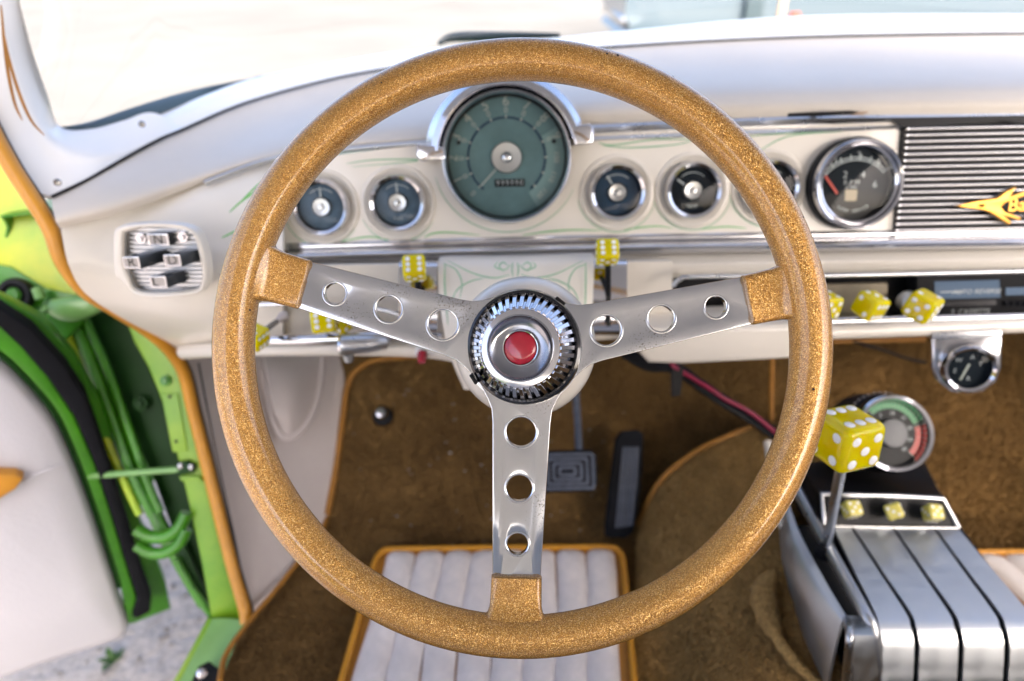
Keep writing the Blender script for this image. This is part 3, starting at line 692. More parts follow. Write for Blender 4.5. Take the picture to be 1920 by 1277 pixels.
put('panel_crease', tube(catmull([dpt(x, y, 0.0335) for x, y in ((-120, 985), (0, 930), (60, 893), (120, 868))], 20), [0.004 * (1 - i / 19) + 0.0005 for i in range(20)], 8), 'door_vinyl', door)
put('gold_insert', slab([(-60, 880), (0, 888), (30, 889), (44, 896), (30, 915), (0, 934), (-60, 965)], DH + DN * 0.046, DN, 0.012, 0.003), 'gold_vinyl', door)
def dslab(name, pix, m_, off, thick, bev=0.0015, parent=door): return put(name, slab(pix, DH + DN * off, DN, thick, bev), m_, parent)
seal_o = [(-120, 540), (-40, 566), (0, 575), (60, 615), (120, 680), (160, 740), (185, 810), (215, 900), (245, 1000), (268, 1075), (284, 1120), (282, 1145), (258, 1158)]
seal_i = [(248, 1155), (258, 1120), (235, 1050), (205, 950), (175, 860), (140, 780), (92, 710), (40, 650), (0, 612), (-120, 590)]
dslab('rubber_seal', seal_o + seal_i, 'rubber', 0.022, 0.02, 0.004)
fr_i = [(250, 1160), (256, 1120), (234, 1050), (204, 950), (174, 860), (139, 780), (90, 705), (40, 648), (0, 610), (-120, 580)]
fr_o = [(-120, 640), (0, 660), (52, 708), (102, 770), (140, 850), (170, 930), (200, 1020), (226, 1100), (240, 1172)]
dslab('inner_frame', fr_i + fr_o, 'green', 0.012, 0.02, 0.002)
# check strap to the jamb
cs = put('check_strap', tube([dpt(165, 893, 0.01), PP(250, 886, JP + JN * 0.008, JN), PP(338, 880, JP + JN * 0.006, JN)], 0.0042, 10), 'sill_green', door)
put('strap_bracket', slab([(330, 868), (350, 864), (366, 872), (364, 886), (345, 890), (332, 888)], JP + JN * 0.008, JN, 0.008, 0.002), 'green_dark', door)
for (x, y) in ((338, 874), (358, 876)): bolt(x, y, 0.0035, 'dark_chrome', door, 0.010)
put('strap_lip', slab([(336, 893), (372, 893), (380, 902), (340, 902)], JP + JN * 0.006, JN, 0.005, 0.001), 'lime', door)

# ================================================================== dashboard
A_ = RAD(17)
DP = PY(950, 295, 0.70); DNV = Vector((0, -math.cos(A_), math.sin(A_)))
def pp(x, y, off=0.0): return PP(x, y, DP + DNV * off, DNV)
dash = thing('dashboard', 'cream painted dashboard with padded top, chrome trim and green pinstripes', 'dashboard', PY(960, 650, 0.68))
# top garnish at the foot of the windshield
c0 = [PT(268, 226, .795), PT(450, 154, .92), PT(560, 129, .95), PT(740, 98, .975), PT(1000, 75, .99), PT(1190, 56, 1.0), PT(1500, 30, 1.0), PT(1900, 26, .99), PT(2080, 28, .98), PT(2640, 23, .98)]
c1 = [PT(336, 247, .785), PT(467, 190, .86), PT(560, 164, .885), PT(740, 127, .91), PT(1000, 98, .925), PT(1190, 84, .93), PT(1500, 68, .93), PT(1900, 61, .92), PT(2080, 62, .91), PT(2640, 57, .91)]
cm = [(p + q) / 2 + Vector((0, 0, 0.004)) for p, q in zip(c0, c1)]
gar = put('top_garnish', loft([c0, cm, c1], 60, 8, 0.006), 'white_paint', dash)
put('top_seam', tube(catmull([PT(97, 369, .660), PT(165, 337, .684), PT(232, 298, .716), PT(298, 262, .751), PT(343, 243, .775), PT(467, 191, .849), PT(640, 144.5, .888), PT(800, 119.5, .905), PT(1000, 99.5, .913), PT(1280, 79.5, .918), PT(1560, 67.5, .918), PT(1920, 62, .908), PT(2080, 63, .903), PT(2640, 58, .903)], 90), 0.0017, 6), 'gap_black', dash)
# padded top roll
pad_a = [PT(97, 370, .664), PT(200, 320, .70), PT(343, 244, .78), PT(467, 193, .855), PT(640, 147, .895), PT(800, 121, .912), PT(1000, 101, .92), PT(1280, 80, .925), PT(1560, 68, .925), PT(1920, 63, .915), PT(2080, 64, .91), PT(2640, 59, .91)]
pad_b = [PT(98, 388, .652), PT(205, 345, .678), PT(352, 285, .74), PT(480, 235, .80), PT(645, 190, .83), PT(800, 165, .835), PT(1000, 140, .84), PT(1280, 122, .83), PT(1560, 112, .83), PT(1920, 108, .82), PT(2080, 108, .82), PT(2640, 103, .82)]
pad_c = [PT(102, 405, .645), PT(212, 368, .665), PT(368, 315, .712), PT(495, 272, .735), PT(650, 240, .738), PT(800, 222, .735), PT(1000, 190, .735), PT(1280, 164, .728), PT(1560, 156, .722), PT(1920, 150, .715), PT(2080, 150, .71), PT(2640, 145, .71)]
pad_d = [PT(106, 418, .645), PT(220, 385, .662), PT(378, 330, .702), PT(506, 290, .715), PT(652, 266, .715), PT(800, 252, .712), PT(1000, 215, .705), PT(1280, 196, .70), PT(1560, 188, .695), PT(1920, 184, .69), PT(2080, 184, .688), PT(2640, 179, .688)]
pad_e = [PT(112, 428, .652), PT(230, 398, .668), PT(384, 342, .706), PT(514, 300, .718), PT(654, 282, .717), PT(800, 270, .713), PT(1000, 245, .707), PT(1280, 229, .702), PT(1560, 219, .697), PT(1920, 214, .692), PT(2080, 214, .69), PT(2640, 209, .69)]
pad = put('padded_top', loft([pad_a, pad_b, pad_c, pad_d, pad_e], 90, 30, 0.004), 'cream_vinyl', dash)
# torn edge of the pad (dark split)
put('torn_edge', slab([(1392, 222), (1402, 216), (1428, 215), (1448, 217), (1462, 213), (1530, 210), (1594, 207), (1612, 209), (1600, 214), (1560, 217), (1500, 221), (1450, 223)], PT(1500, 216, .6935), (EYE - PT(1500, 216, .69)).normalized(), 0.0006), 'gap_black', pad)
put('torn_foam', slab([(1594, 215), (1612, 210), (1630, 208), (1625, 212), (1600, 219)], PT(1600, 213, .6930), (EYE - PT(1600, 213, .69)).normalized(), 0.0008), 'post_tan', pad)
# strip under the pad
sa = [pp(x, y, 0.004) for x, y in ((1085, 240), (1250, 232), (1400, 226), (1560, 221), (1700, 220), (1900, 218), (2080, 218), (2640, 211))]
sb = [pp(x, y, 0.002) for x, y in ((1085, 262), (1250, 256), (1400, 250), (1560, 245), (1700, 238), (1900, 232), (2080, 231), (2640, 224))]
put('pad_strip', loft([sa, [(p + q) / 2 - DNV * 0.004 for p, q in zip(sa, sb)], sb], 40, 8, 0.003), 'satin_chrome', dash)
put('shadow_gap', slab([(1500, 228), (1600, 222), (1920, 216), (2640, 210), (2640, 233), (1920, 232), (1880, 226), (1700, 240), (1672, 226), (1560, 232)], DP + DNV * 0.0062, DNV, 0.002), 'black', dash)  # black plate standing in for the shade below the pad
sa = [PT(384, 343, .700), PT(514, 298, .712), PT(654, 280, .711), PT(800, 268, .707)]
put('pad_strip', tube(catmull(sa, 30), 0.0026, 8), 'satin_chrome', dash)
# instrument panel (flat, leaning)
ip_o = [(500, 322), (560, 300), (700, 282), (800, 270), (1000, 240), (1110, 252), (1400, 240), (1694, 228), (1676, 448), (1400, 452), (1110, 455), (800, 462), (520, 470)]
ipn = put('instrument_panel', slab(ip_o, DP, DNV, 0.006, 0.0), 'cream', dash)
# left end of the dash, wrapping down to the door opening
rows = [[(112, 405, .66), (222, 385, .676), (378, 330, .715), (470, 300, .722), (530, 292, .722)],
        [(116, 440, .655), (205, 430, .675), (310, 395, .69), (430, 360, .70), (530, 345, .704)],
        [(130, 500, .66), (215, 490, .675), (310, 470, .684), (430, 440, .69), (530, 428, .692)],
        [(162, 552, .69), (235, 548, .69), (310, 540, .688), (430, 515, .684), (530, 490, .684)],
        [(235, 600, .74), (290, 598, .725), (350, 590, .71), (440, 572, .70), (530, 560, .695)],
        [(312, 640, .80), (345, 640, .785), (385, 636, .76), (450, 630, .735), (530, 622, .72)],
        [(338, 660, .835), (365, 662, .82), (400, 662, .79), (455, 660, .76), (530, 655, .74)]]
put('end_panel', loft([[PT(*p) for p in r] for r in rows], 40, 36, 0.005), 'cream', dash)
# long chrome moulding
def strip(name, base, prof, m_, n=60, parent=None, thick=0.0):
    """base: pixel path; prof: (dy pixels, offset toward viewer)"""
    return put(name, loft([[pp(x, y + dy, off) for x, y in base] for dy, off in prof], n, None, thick), m_, parent or dash)
tb = [(548, 474), (560, 474), (800, 467), (1110, 459), (1540, 452), (1920, 447), (2080, 446), (2640, 439)]
strip('trim_moulding', tb, [(-18, 0.001), (-14, 0.003), (-8, 0.003), (-5, 0.001), (-3, 0.004), (0, 0.010), (4, 0.013), (9, 0.014), (14, 0.012), (18, 0.007), (20, 0.002), (22, -0.004)], 'chrome', parent=dash)
# lower cream panel
lp = [(548, 492), (800, 485), (1110, 478), (1540, 471), (1920, 466), (2080, 466), (2640, 459)]
strip('lower_panel', lp, [(0, -0.004), (8, 0.004), (20, 0.010), (32, 0.009), (41, 0.004), (46, -0.006)], 'cream', thick=0.003)
VN = Vector((0, -1, 0.06)).normalized(); VP = PT(700, 560, 0.712)
lpl = put('switch_panel', slab([(470, 500), (840, 495), (1260, 490), (1262, 630), (860, 652), (470, 655)], VP, VN, 0.005), 'cream', dash)
# column housing in front of the lower panel
ch = [[PT(828, 480, .690), PT(965, 478, .690), PT(1108, 474, .690)], [PT(822, 492, .668), PT(965, 488, .660), PT(1114, 486, .668)], [PT(824, 560, .662), PT(968, 556, .650), PT(1112, 552, .662)], [PT(840, 655, .672), PT(970, 660, .655), PT(1106, 645, .672)], [PT(870, 730, .70), PT(975, 740, .68), PT(1090, 720, .70)]]
chp = put('column_housing', loft(ch, 24, 24, 0.005), 'cream', dash)
def stripe(pts, wd, m_, parent, t=None, off=0.0, n=28):
    if t is None: q = catmull([pp(x, y, off) for x, y in pts], n); nr = DNV
    else: q = catmull([PT(x, y, t) for x, y in pts], n); nr = nview
    return put('pinstripe', ribbon(q, wd, nr, 0.0006), m_, parent)
for s in (1, -1):
    for q in ([(8, 496), (20, 506), (38, 500), (32, 490)], [(10, 515), (40, 521), (80, 512), (128, 488)], [(60, 522), (85, 528), (110, 545), (122, 575)], [(134, 495), (112, 505), (100, 530), (104, 560)], [(4, 492), (6, 505), (4, 520)], [(14, 498), (22, 492), (30, 498), (22, 510)]):
        stripe([(966 + s * x, y) for x, y in q], 0.0013, 'stripe_green', chp, t=0.6465)
for x0 in (834, 1098): stripe([(x0, 492), (x0, 540), (x0 + (6 if x0 < 900 else -2), 610)], 0.0016, 'stripe_green', chp, t=0.656)
# pinstripes on the instrument panel
for cx, cy, a0, a1 in ((605, 388, 200, 335), (747, 380, 205, 335), (1156, 361, 190, 350), (1297, 357, 195, 350), (1440, 352, 190, 300)):
    stripe([(cx + 74 * math.cos(RAD(a)), cy - 74 * math.sin(RAD(a))) for a in range(a0, a1, 14)], 0.0011, 'stripe_green', ipn)
for q in ([(650, 307), (700, 300), (775, 299), (770, 303), (660, 313)], [(1122, 268), (1150, 272), (1230, 262), (1330, 262)], [(1130, 273), (1180, 277), (1260, 272), (1300, 264)], [(1425, 282), (1460, 262), (1500, 252), (1580, 247)], [(1400, 256), (1480, 250), (1560, 248)]):
    stripe(q, 0.0014, 'stripe_green', ipn)
for q in ([(795, 445), (815, 437), (850, 436), (900, 441)], [(980, 441), (1030, 434), (1080, 431), (1126, 432)], [(1170, 432), (1190, 428), (1230, 424), (1262, 428)], [(640, 453), (690, 444), (730, 450)], [(1310, 430), (1360, 425), (1400, 428)]):
    stripe(q, 0.0015, 'stripe_bright', ipn)
for r_, a0, a1 in ((138, 195, 345),):
    stripe([(950 + r_ * math.cos(RAD(a)), 297 - r_ * math.sin(RAD(a))) for a in range(a0, a1, 10)], 0.0011, 'stripe_green', ipn)
for q in ([(430, 398), (455, 376), (492, 352)], [(416, 446), (432, 438), (452, 428)], [(445, 385), (470, 360), (490, 340)]):
    stripe(q, 0.0018, 'stripe_bright', dash, t=0.672)
# bottom lip and rails, left side of the column
put('bottom_lip', tube(catmull([PT(345, 660, .80), PT(430, 655, .735), PT(560, 652, .70), PT(760, 654, .695), PT(860, 666, .695), PT(900, 690, .70)], 50), 0.0085, 12), 'cream', dash)
put('chrome_rail', tube(catmull([PT(470, 640, .69), PT(600, 637, .685), (PT(740, 630, .683)), PT(830, 634, .685)], 30), 0.0058, 12), 'chrome', dash)
put('rail_frame', tube(catmull([PT(480, 572, .69), PT(560, 570, .688), PT(700, 578, .687), PT(768, 600, .687), PT(775, 620, .687), PT(760, 632, .687)], 40), 0.0022, 8), 'chrome', dash)
# right: recess with radio
RP = PT(1600, 560, 0.735); RN = Vector((0, -1, 0.05)).normalized()
put('recess_back', slab([(1230, 505), (2640, 480), (2640, 606), (1230, 625)], RP - RN * 0.02, RN, 0.004), 'black', dash)
strip_pts = [(1262, 536), (1275, 524), (1310, 519), (1550, 517), (1920, 509), (2080, 507), (2640, 500)]
put('recess_rim', tube(catmull([PP(x, y, RP + RN * 0.045, RN) for x, y in strip_pts], 60), 0.0022, 8), 'satin_chrome', dash)
put('recess_rail', tube(catmull([PP(x, y, RP + RN * 0.04, RN) for x, y in ((1262, 606), (1400, 606), (1550, 603), (1920, 594), (2080, 591), (2640, 584))], 40), 0.0042, 10), 'chrome', dash)
put('recess_sill', loft([[PP(x, y - 16, RP, RN) for x, y in ((1262, 606), (1550, 603), (1920, 594), (2080, 591), (2640, 584))], [PP(x, y, RP + RN * 0.04, RN) for x, y in ((1262, 606), (1550, 603), (1920, 594), (2080, 591), (2640, 584))]], 20, 4, 0.002), 'dark_chrome', dash)
put('bottom_lip', tube(catmull([PP(x, y, RP + RN * 0.042, RN) for x, y in ((1220, 622), (1400, 624), (1560, 622), (1920, 610), (2080, 607), (2640, 600))], 40), 0.0078, 12), 'cream', dash)
put('tan_switch_plate', slab([(1490, 536), (1664, 532), (1664, 592), (1490, 596)], RP - RN * 0.004, RN, 0.004, 0.001), 'tan_plate', dash)
# cream duct under the dash right of the column
dk = [(1196, 612), (1480, 606), (1500, 610), (1500, 668), (1440, 672), (1280, 680), (1215, 678), (1198, 660)]
put('under_dash_duct', slab(dk, PT(1340, 640, .70), Vector((0, -0.98, 0.1)).normalized(), 0.05, 0.006), 'cream', dash)
put('duct_hole', slab([(1302, 630), (1328, 629), (1330, 634), (1304, 635)], PT(1340, 640, .6995), Vector((0, -0.98, 0.1)).normalized(), 0.0005), 'gap_black', dash)

# ------------------------------------------------------------------ gauges
PXM = 0.70 / 1280
GM = lambda x, y, off=0.0: frame(pp(x, y, off), Vector((1, 0, 0)), DNV)
def ring_mesh(ro, ri, h, seg=64, base=-0.004):
    return lathe([(ro, base), (ro, h * 0.45), (ro * 0.985, h * 0.75), (ro - (ro - ri) * 0.4, h), (ri + (ro - ri) * 0.12, h * 0.85), (ri, h * 0.5), (ri, base)], seg)
# --- speedometer
R = 122 * PXM
sp = thing('speedometer', 'large round teal speedometer in chrome surround behind the top of the steering wheel', 'speedometer', GM(950, 296))
put('bezel', ring_mesh(R, R * 0.90, 0.022), 'chrome', sp, world=False)
put('cup', lathe([(R * 0.90, 0.016), (R * 0.885, 0.0035)], 64), 'gap_black', sp, world=False)
put('dial', lathe([(R * 0.905, 0.003), (R * 0.60, 0.003), (R * 0.585, 0.0022), (R * 0.30, 0.0045), (0, 0.0045)], 64, ang=80), 'teal_dial', sp, world=False)
put('scale_ring', arc_band(R * 0.575, R * 0.605, -52, 232, 0.0036, 60), 'blue_dial', sp, world=False)
put('scale_field', arc_band(R * 0.615, R * 0.90, -58, 30, 0.0034, 40), 'teal_light', sp, world=False)
for k in range(13):
    a = RAD(225 - 22.5 * k)
    put('tick', box(R * 0.04, R * 0.022, 0.0003), 'print_cream', sp, world=False, mtx=Matrix.Rotation(a, 4, 'Z') @ Matrix.Translation((R * 0.60, 0, 0.0041)))
    s = str(10 * k)
    if k == 0: digs = [('0', 0.74)]
    elif k < 10: digs = [(s[0], 0.82), ('0', 0.69)]
    else: digs = [(s, 0.76)]
    for ch_, rr in digs:
        me = text_mesh(ch_, R * (0.21 if rr > 0.8 else 0.12))
        put('numeral', me, 'print_cream', sp, world=False, recentre=False, mtx=Matrix.Rotation(a - RAD(90), 4, 'Z') @ Matrix.Translation((0, R * rr, 0.0042)))
put('odometer', box(R * 0.46, R * 0.115, 0.001, c=(R * 0.04, -R * 0.375, 0.005)), 'black', sp, world=False)
for k, ch_ in enumerate('999990'):
    put('odometer_digit', text_mesh(ch_, R * 0.10), 'print_grey', sp, world=False, recentre=False, mtx=Matrix.Translation((R * (-0.14 + 0.072 * k), -R * 0.375, 0.0058)))
put('needle', box(R * 0.34, R * 0.022, 0.0006), 'print_cream', sp, world=False, mtx=Matrix.Rotation(RAD(226), 4, 'Z') @ Matrix.Translation((R * 0.40, 0, 0.009)))
hb = put('hub', lathe([(R * 0.235, 0.0045), (R * 0.235, 0.008), (R * 0.22, 0.0095), (R * 0.085, 0.0088), (0, 0.0088)], 40, ang=25), 'hub_metal', sp, world=False)
put('hub_cap', lathe([(R * 0.085, 0.0085), (R * 0.08, 0.0125), (R * 0.05, 0.014), (0, 0.0142)], 24), 'chrome', sp, world=False)
for a in (25, 155): put('dial_screw', lathe([(R * 0.03, 0.003), (R * 0.028, 0.006), (0, 0.0065)], 14), 'black', sp, world=False, mtx=Matrix.Translation((R * 0.80 * math.cos(RAD(a)) , R * 0.55 * math.sin(RAD(a)), 0)))
put('lens', lathe([(R * 0.895, 0.0165), (R * 0.5, 0.0185), (0, 0.019)], 48), 'lens', sp, world=False)
# chrome eyebrow with feet
bw = put('chrome_hood', lathe([(R * 1.0, 0.004), (R * 1.01, 0.020), (R * 1.035, 0.023), (R * 1.13, 0.020), (R * 1.24, 0.008), (R * 1.27, -0.004)], 60, RAD(14), RAD(174), ang=18), 'chrome', sp, world=False)
for q in ([(1070, 236), (1106, 232), (1112, 240), (1112, 268), (1078, 272)], [(781, 268), (832, 276), (836, 298), (790, 302), (781, 292)]):
    put('hood_foot', slab(q, DP + DNV * 0.020, DNV, 0.02, 0.002), 'chrome', sp)
# --- small gauges
def small_gauge(px, py, label, needle_deg, dial='blue_dial', txt=None):
    r = 54 * PXM
    o = thing('gauge', label, 'gauge', GM(px, py), 'small round dash gauges')
    put('panel_ring', lathe([(r * 1.34, -0.001), (r * 1.28, 0.0022), (r * 1.20, 0.0026), (r * 1.12, 0.001), (r * 1.0, 0.0)], 48), 'cream', o, world=False)
    put('bezel', ring_mesh(r, r * 0.80, 0.013, 48), 'chrome', o, world=False)
    put('cup', lathe([(r * 0.80, 0.009), (r * 0.79, 0.002)], 40), 'gap_black', o, world=False)
    put('dial', lathe([(r * 0.80, 0.002), (0, 0.002)], 40), dial, o, world=False)
    put('needle', box(r * 0.5, r * 0.07, 0.0005), 'print_grey', o, world=False, mtx=Matrix.Rotation(RAD(needle_deg), 4, 'Z') @ Matrix.Translation((r * 0.42, 0, 0.0035)))
    put('hub', lathe([(r * 0.33, 0.002), (r * 0.33, 0.0055), (r * 0.29, 0.0068), (r * 0.12, 0.0062), (r * 0.10, 0.0085), (0, 0.009)], 32, ang=25), 'hub_metal', o, world=False)
    put('scale', arc_band(r * 0.60, r * 0.63, 50, 130, 0.0026, 16), 'print_grey', o, world=False)
    if txt: put('lettering', text_mesh(txt, r * 0.17), 'print_grey', o, world=False, recentre=False, mtx=Matrix.Translation((0, -r * 0.55, 0.0026)))
    put('lens', lathe([(r * 0.795, 0.0095), (r * 0.4, 0.0112), (0, 0.0115)], 36), 'lens', o, world=False)
small_gauge(605, 388, 'leftmost small dash gauge, partly behind the gold steering wheel rim', 92, 'sky_tint_dial')
small_gauge(747, 380, 'small round gauge left of the speedometer, needle pointing straight up', 92, 'sky_tint_dial', txt='FUEL')
small_gauge(1156, 361, 'small dark gauge immediately right of the speedometer', 122)
small_gauge(1297, 357, 'small dark gauge with centre hub between another gauge and the wheel rim', 145, 'ink_dial', 'TEMP')
small_gauge(1440, 352, 'small dark gauge mostly hidden behind the right wheel rim', 100, 'ink_dial')
# --- tachometer
r = 83 * PXM
o = thing('tachometer', 'black tachometer with red needle and white arc beside the ribbed grille', 'tachometer', GM(1594, 345))
put('cup', lathe([(r * 1.02, -0.004), (r * 1.03, 0.012), (r * 0.99, 0.014)], 56), 'black', o, world=False)
put('bezel', lathe([(r * 0.99, 0.010), (r * 0.99, 0.019), (r * 0.95, 0.022), (r * 0.90, 0.021), (r * 0.87, 0.017), (r * 0.85, 0.019), (r * 0.81, 0.018), (r * 0.795, 0.010)], 64), 'chrome', o, world=False)
put('dial', lathe([(r * 0.80, 0.008), (0, 0.008)], 48), 'ink_dial', o, world=False)
put('dial_base', plate([[(0.80 * r * math.cos(RAD(a)), 0.80 * r * math.sin(RAD(a))) for a in range(200, 341, 5)] + [(0.35 * r, -0.14 * r), (-0.35 * r, -0.14 * r)]], 0.0004, z=0.0088), 'black', o, world=False)
# scale: arc about a centre below the middle
cyo = -r * 0.32
for rr0, rr1 in ((0.83, 0.86), (0.89, 0.92)):
    me = arc_band(r * rr0, r * rr1, 42, 142, 0.0086, 40); me.transform(Matrix.Translation((0, cyo, 0))); put('scale_arc', me, 'print_grey', o, world=False)
for k in range(8):
    a = 140 - 14 * k
    put('tick', box(r * 0.14, r * 0.03, 0.0003), 'print_grey', o, world=False, mtx=Matrix.Translation((0, cyo, 0.0087)) @ Matrix.Rotation(RAD(a), 4, 'Z') @ Matrix.Translation((r * 0.90, 0, 0)))
for s, x, y in (('1', -0.46, 0.50), ('3', 0.05, 0.62), ('5', 0.50, 0.45), ('2', -0.22, 0.20), ('4', 0.18, 0.20), ('6', 0.47, -0.02)):
    put('numeral', text_mesh(s, r * 0.22), 'print_grey', o, world=False, recentre=False, mtx=Matrix.Translation((r * x, r * y, 0.0087)))
put('lettering', text_mesh('R P M', r * 0.15), 'print_grey', o, world=False, recentre=False, mtx=Matrix.Translation((-0.06 * r, 0.03 * r, 0.0087)))
put('lettering', text_mesh('x 1000', r * 0.09), 'print_grey', o, world=False, recentre=False, mtx=Matrix.Translation((-0.06 * r, -0.07 * r, 0.0087)))
for i, ch_ in enumerate('SUPER SERVICE'):
    a = RAD(237 + 5.6 * i)
    if ch_ != ' ': put('lettering', text_mesh(ch_, r * 0.105), 'print_grey', o, world=False, recentre=False, mtx=Matrix.Translation((0, 0, 0.0094)) @ Matrix.Rotation(a + RAD(90), 4, 'Z') @ Matrix.Translation((0, -r * 0.60, 0)))
put('badge', plate([rrect(r * 0.27, r * 0.25, r * 0.03, 3, -0.06 * r, -0.25 * r)], 0.0003, z=0.0094), 'beige_print', o, world=False)
put('needle', box(r * 0.50, r * 0.055, 0.0006, 0.0001, 1), 'needle_red', o, world=False, mtx=Matrix.Translation((-r * 0.54, -r * 0.01, 0.0108)) @ Matrix.Rotation(RAD(128), 4, 'Z'))
put('lens', lathe([(r * 0.80, 0.0165), (r * 0.4, 0.0185), (0, 0.019)], 40), 'lens', o, world=False)

# ------------------------------------------------------------------ ribbed grille with emblem
gr = thing('ribbed_grille', 'chrome ribbed dash grille with gold arrow emblem right of the tachometer', 'grille', pp(1800, 440))
put('backing', slab([(1690, 224), (2640, 212), (2640, 446), (1672, 452)], DP + DNV * 0.001, DNV, 0.004), 'black', gr)
NS = 18
for k in range(NS):
    f = k / (NS - 1); yl = 242 + (444 - 242) * f; xl = 1700 - 22 * f
    L = catmull([pp(xl, yl, 0.006), pp(1890, yl - 4, 0.006), pp(2065, yl - 7, 0.006), pp(2630, yl - 16, 0.006)], 8)
    put('slat', tube(L, 0.0014, 10), 'slat_metal', gr)
    put('slat_tip', lathe([(0, 0.0022), (0.0014, 0.0016), (0.0019, 0.0)], 10), 'chrome', gr, mtx=frame(L[0] + DNV * 0.0012, Vector((1, 0, 0)), DNV))
em = slab([(1793, 386), (1830, 378), (1870, 372), (1886, 360), (1906, 350), (1900, 358), (1892, 370), (1925, 358), (1924, 366), (1884, 380), (1876, 388), (1884, 398), (1914, 408), (1912, 413), (1878, 402), (1896, 416), (1892, 421), (1866, 404), (1850, 395), (1826, 391)], DP + DNV * 0.014, DNV, 0.004, 0.0006, holes=[[(1832, 385), (1844, 382), (1846, 388), (1836, 388)]])
emb = put('emblem', em, 'emblem_gold', gr)
put('emblem_field', slab([(1878, 388), (1888, 376), (1930, 366), (1990, 370), (2010, 388), (1990, 402), (1920, 404), (1888, 400)], DP + DNV * 0.011, DNV, 0.003, 0.0006), 'black', emb)
lt = text_mesh('Ba', 26 * PXM * 1.35, 0.0006)
put('emblem_lettering', lt, 'emblem_gold', emb, recentre=False, mtx=frame(pp(1907, 385, 0.0125), Vector((1, 0, 0.02)), DNV))

# ------------------------------------------------------------------ push-button shifter
PBC = PT(305, 486, 0.650); PBN = Vector((-0.05, -0.985, 0.16)).normalized()
pb = thing('push_button_selector', 'ribbed push button gear selector marked N R D L at the left dash end', 'gear selector', frame(PBC, Vector((1, 0, 0)), PBN))
I = frame(PBC, Vector((1, 0, 0)), PBN).inverted()
def pbl(x, y): v = I @ PP(x, y, PBC, PBN); return (v.x, v.y)
fro = [pbl(*q) for q in ((222, 440), (232, 422), (260, 417), (310, 416), (350, 420), (374, 432), (388, 462), (396, 500), (394, 530), (382, 546), (350, 553), (300, 556), (262, 550), (244, 530), (236, 520), (224, 508))]
fri = [pbl(*q) for q in ((241, 440), (250, 430), (290, 422), (340, 424), (364, 432), (376, 458), (385, 500), (384, 526), (374, 538), (340, 543), (290, 545), (262, 538), (250, 515), (242, 490))]
sm = lambda q, n=70: [(v.x, v.y) for v in catmull([(a, b, 0) for a, b in q], n, True)]
put('frame', plate([sm(fro), sm(fri)], 0.005, 0.003, 3, z=0.001), 'cream', pb, world=False)
put('frame_lip', tube([Vector((x, y, 0.005)) for x, y in sm(fri)], 0.0011, 6, True), 'dark_chrome', pb, world=False)
ppl = put('ribbed_plate', plate([sm([(x * 1.0, y) for x, y in fri])], 0.001, z=-0.002), 'satin_chrome', pb, world=False)
xs = [p[0] for p in fri]; ys = [p[1] for p in fri]
bm = bmesh.new(); nrb = 15
for k in range(nrb):
    y = min(ys) + (max(ys) - min(ys)) * (k + 0.7) / (nrb + 0.4)
    cand = [p for p in sm(fri, 200) if abs(p[1] - y) < 0.0012]
    if len(cand) < 2: continue
    x0 = min(p[0] for p in cand) + 0.001; x1 = max(p[0] for p in cand) - 0.001
    rr = bmesh.ops.create_cube(bm, size=1)
    for v in rr['verts']: v.co = Vector(((x0 + x1) / 2 + v.co.x * (x1 - x0), y + v.co.y * 0.0026 * (0.35 if v.co.z > 0 else 1), 0.0005 + v.co.z * 0.003))
rb = put('ribs', from_bm(bm), 'satin_chrome', ppl, space=WM[pb.name]); tag(rb, kind='stuff')
for ch_, x, y, L in (('N', 310, 445, 0.012), ('R', 304, 477, 0.033), ('D', 364, 477, 0.025), ('L', 338, 516, 0.025)):
    bx, by = pbl(x, y)
    # axis of a key: straight out of the plate, leaning a little to the door
    ax = Vector((-0.33, -0.02, 0.94)).normalized() if ch_ != 'N' else Vector((-0.1, 0, 1)).normalized()
    bw_, bh_ = (0.0205, 0.0115) if ch_ == 'N' else (0.0160, 0.0112)
    Mx = Matrix.Translation((bx, by, -0.002))
    sh = Matrix(((1, 0, ax.x / ax.z, 0), (0, 1, ax.y / ax.z, 0), (0, 0, 1, 0), (0, 0, 0, 1)))
    me = box(bw_, bh_, L, 0.0012, 2, c=(0, 0, L / 2)); me.transform(sh); me.transform(Mx)
    kb = put('key', me, 'key_body', pb, world=False)
    me = plate([rrect(bw_ * 0.96, bh_ * 0.96, 0.001, 3), rrect(bw_ * 0.80, bh_ * 0.74, 0.0008, 3)], 0.0004, 0.0002, z=L + 0.0002); me.transform(Matrix.Translation((ax.x / ax.z * L, 0, 0))); me.transform(Mx)
    put('key_rim', me, 'chrome', kb, space=WM[pb.name])
    me = plate([rrect(bw_ * 0.80, bh_ * 0.74, 0.0006, 3)], 0.0002, z=L + 0.0002); me.transform(Matrix.Translation((ax.x / ax.z * L, 0, 0))); me.transform(Mx)
    put('key_face', me, 'key_grey', kb, space=WM[pb.name])
    me = text_mesh(ch_, 0.0125, 0.0); me.transform(Matrix.Translation((bx + ax.x / ax.z * L - (0.003 if ch_ == 'L' else 0), by, -0.002 + L + 0.0007)))
    put('key_letter', me, 'black', kb, space=WM[pb.name])
for x, y in ((268, 446), (346, 443)):
    bx, by = pbl(x, y)
    put('hex_nut', lathe([(0, 0.006), (0.0025, 0.006), (0.003, 0.004), (0.0052, 0.004), (0.0052, 0.0)], 6, ang=10), 'chrome', pb, world=False, mtx=Matrix.Translation((bx, by, 0)))

# ================================================================== steering wheel
WT = 0.42; S_ = WT / 1280            # metres per photo pixel at the wheel
WC = PT(982, 652, WT)
WF = frame(WC, RT, -FW)
wh = thing('steering_wheel', 'gold metalflake steering wheel with three drilled chrome spokes and red horn button', 'steering wheel', WF)
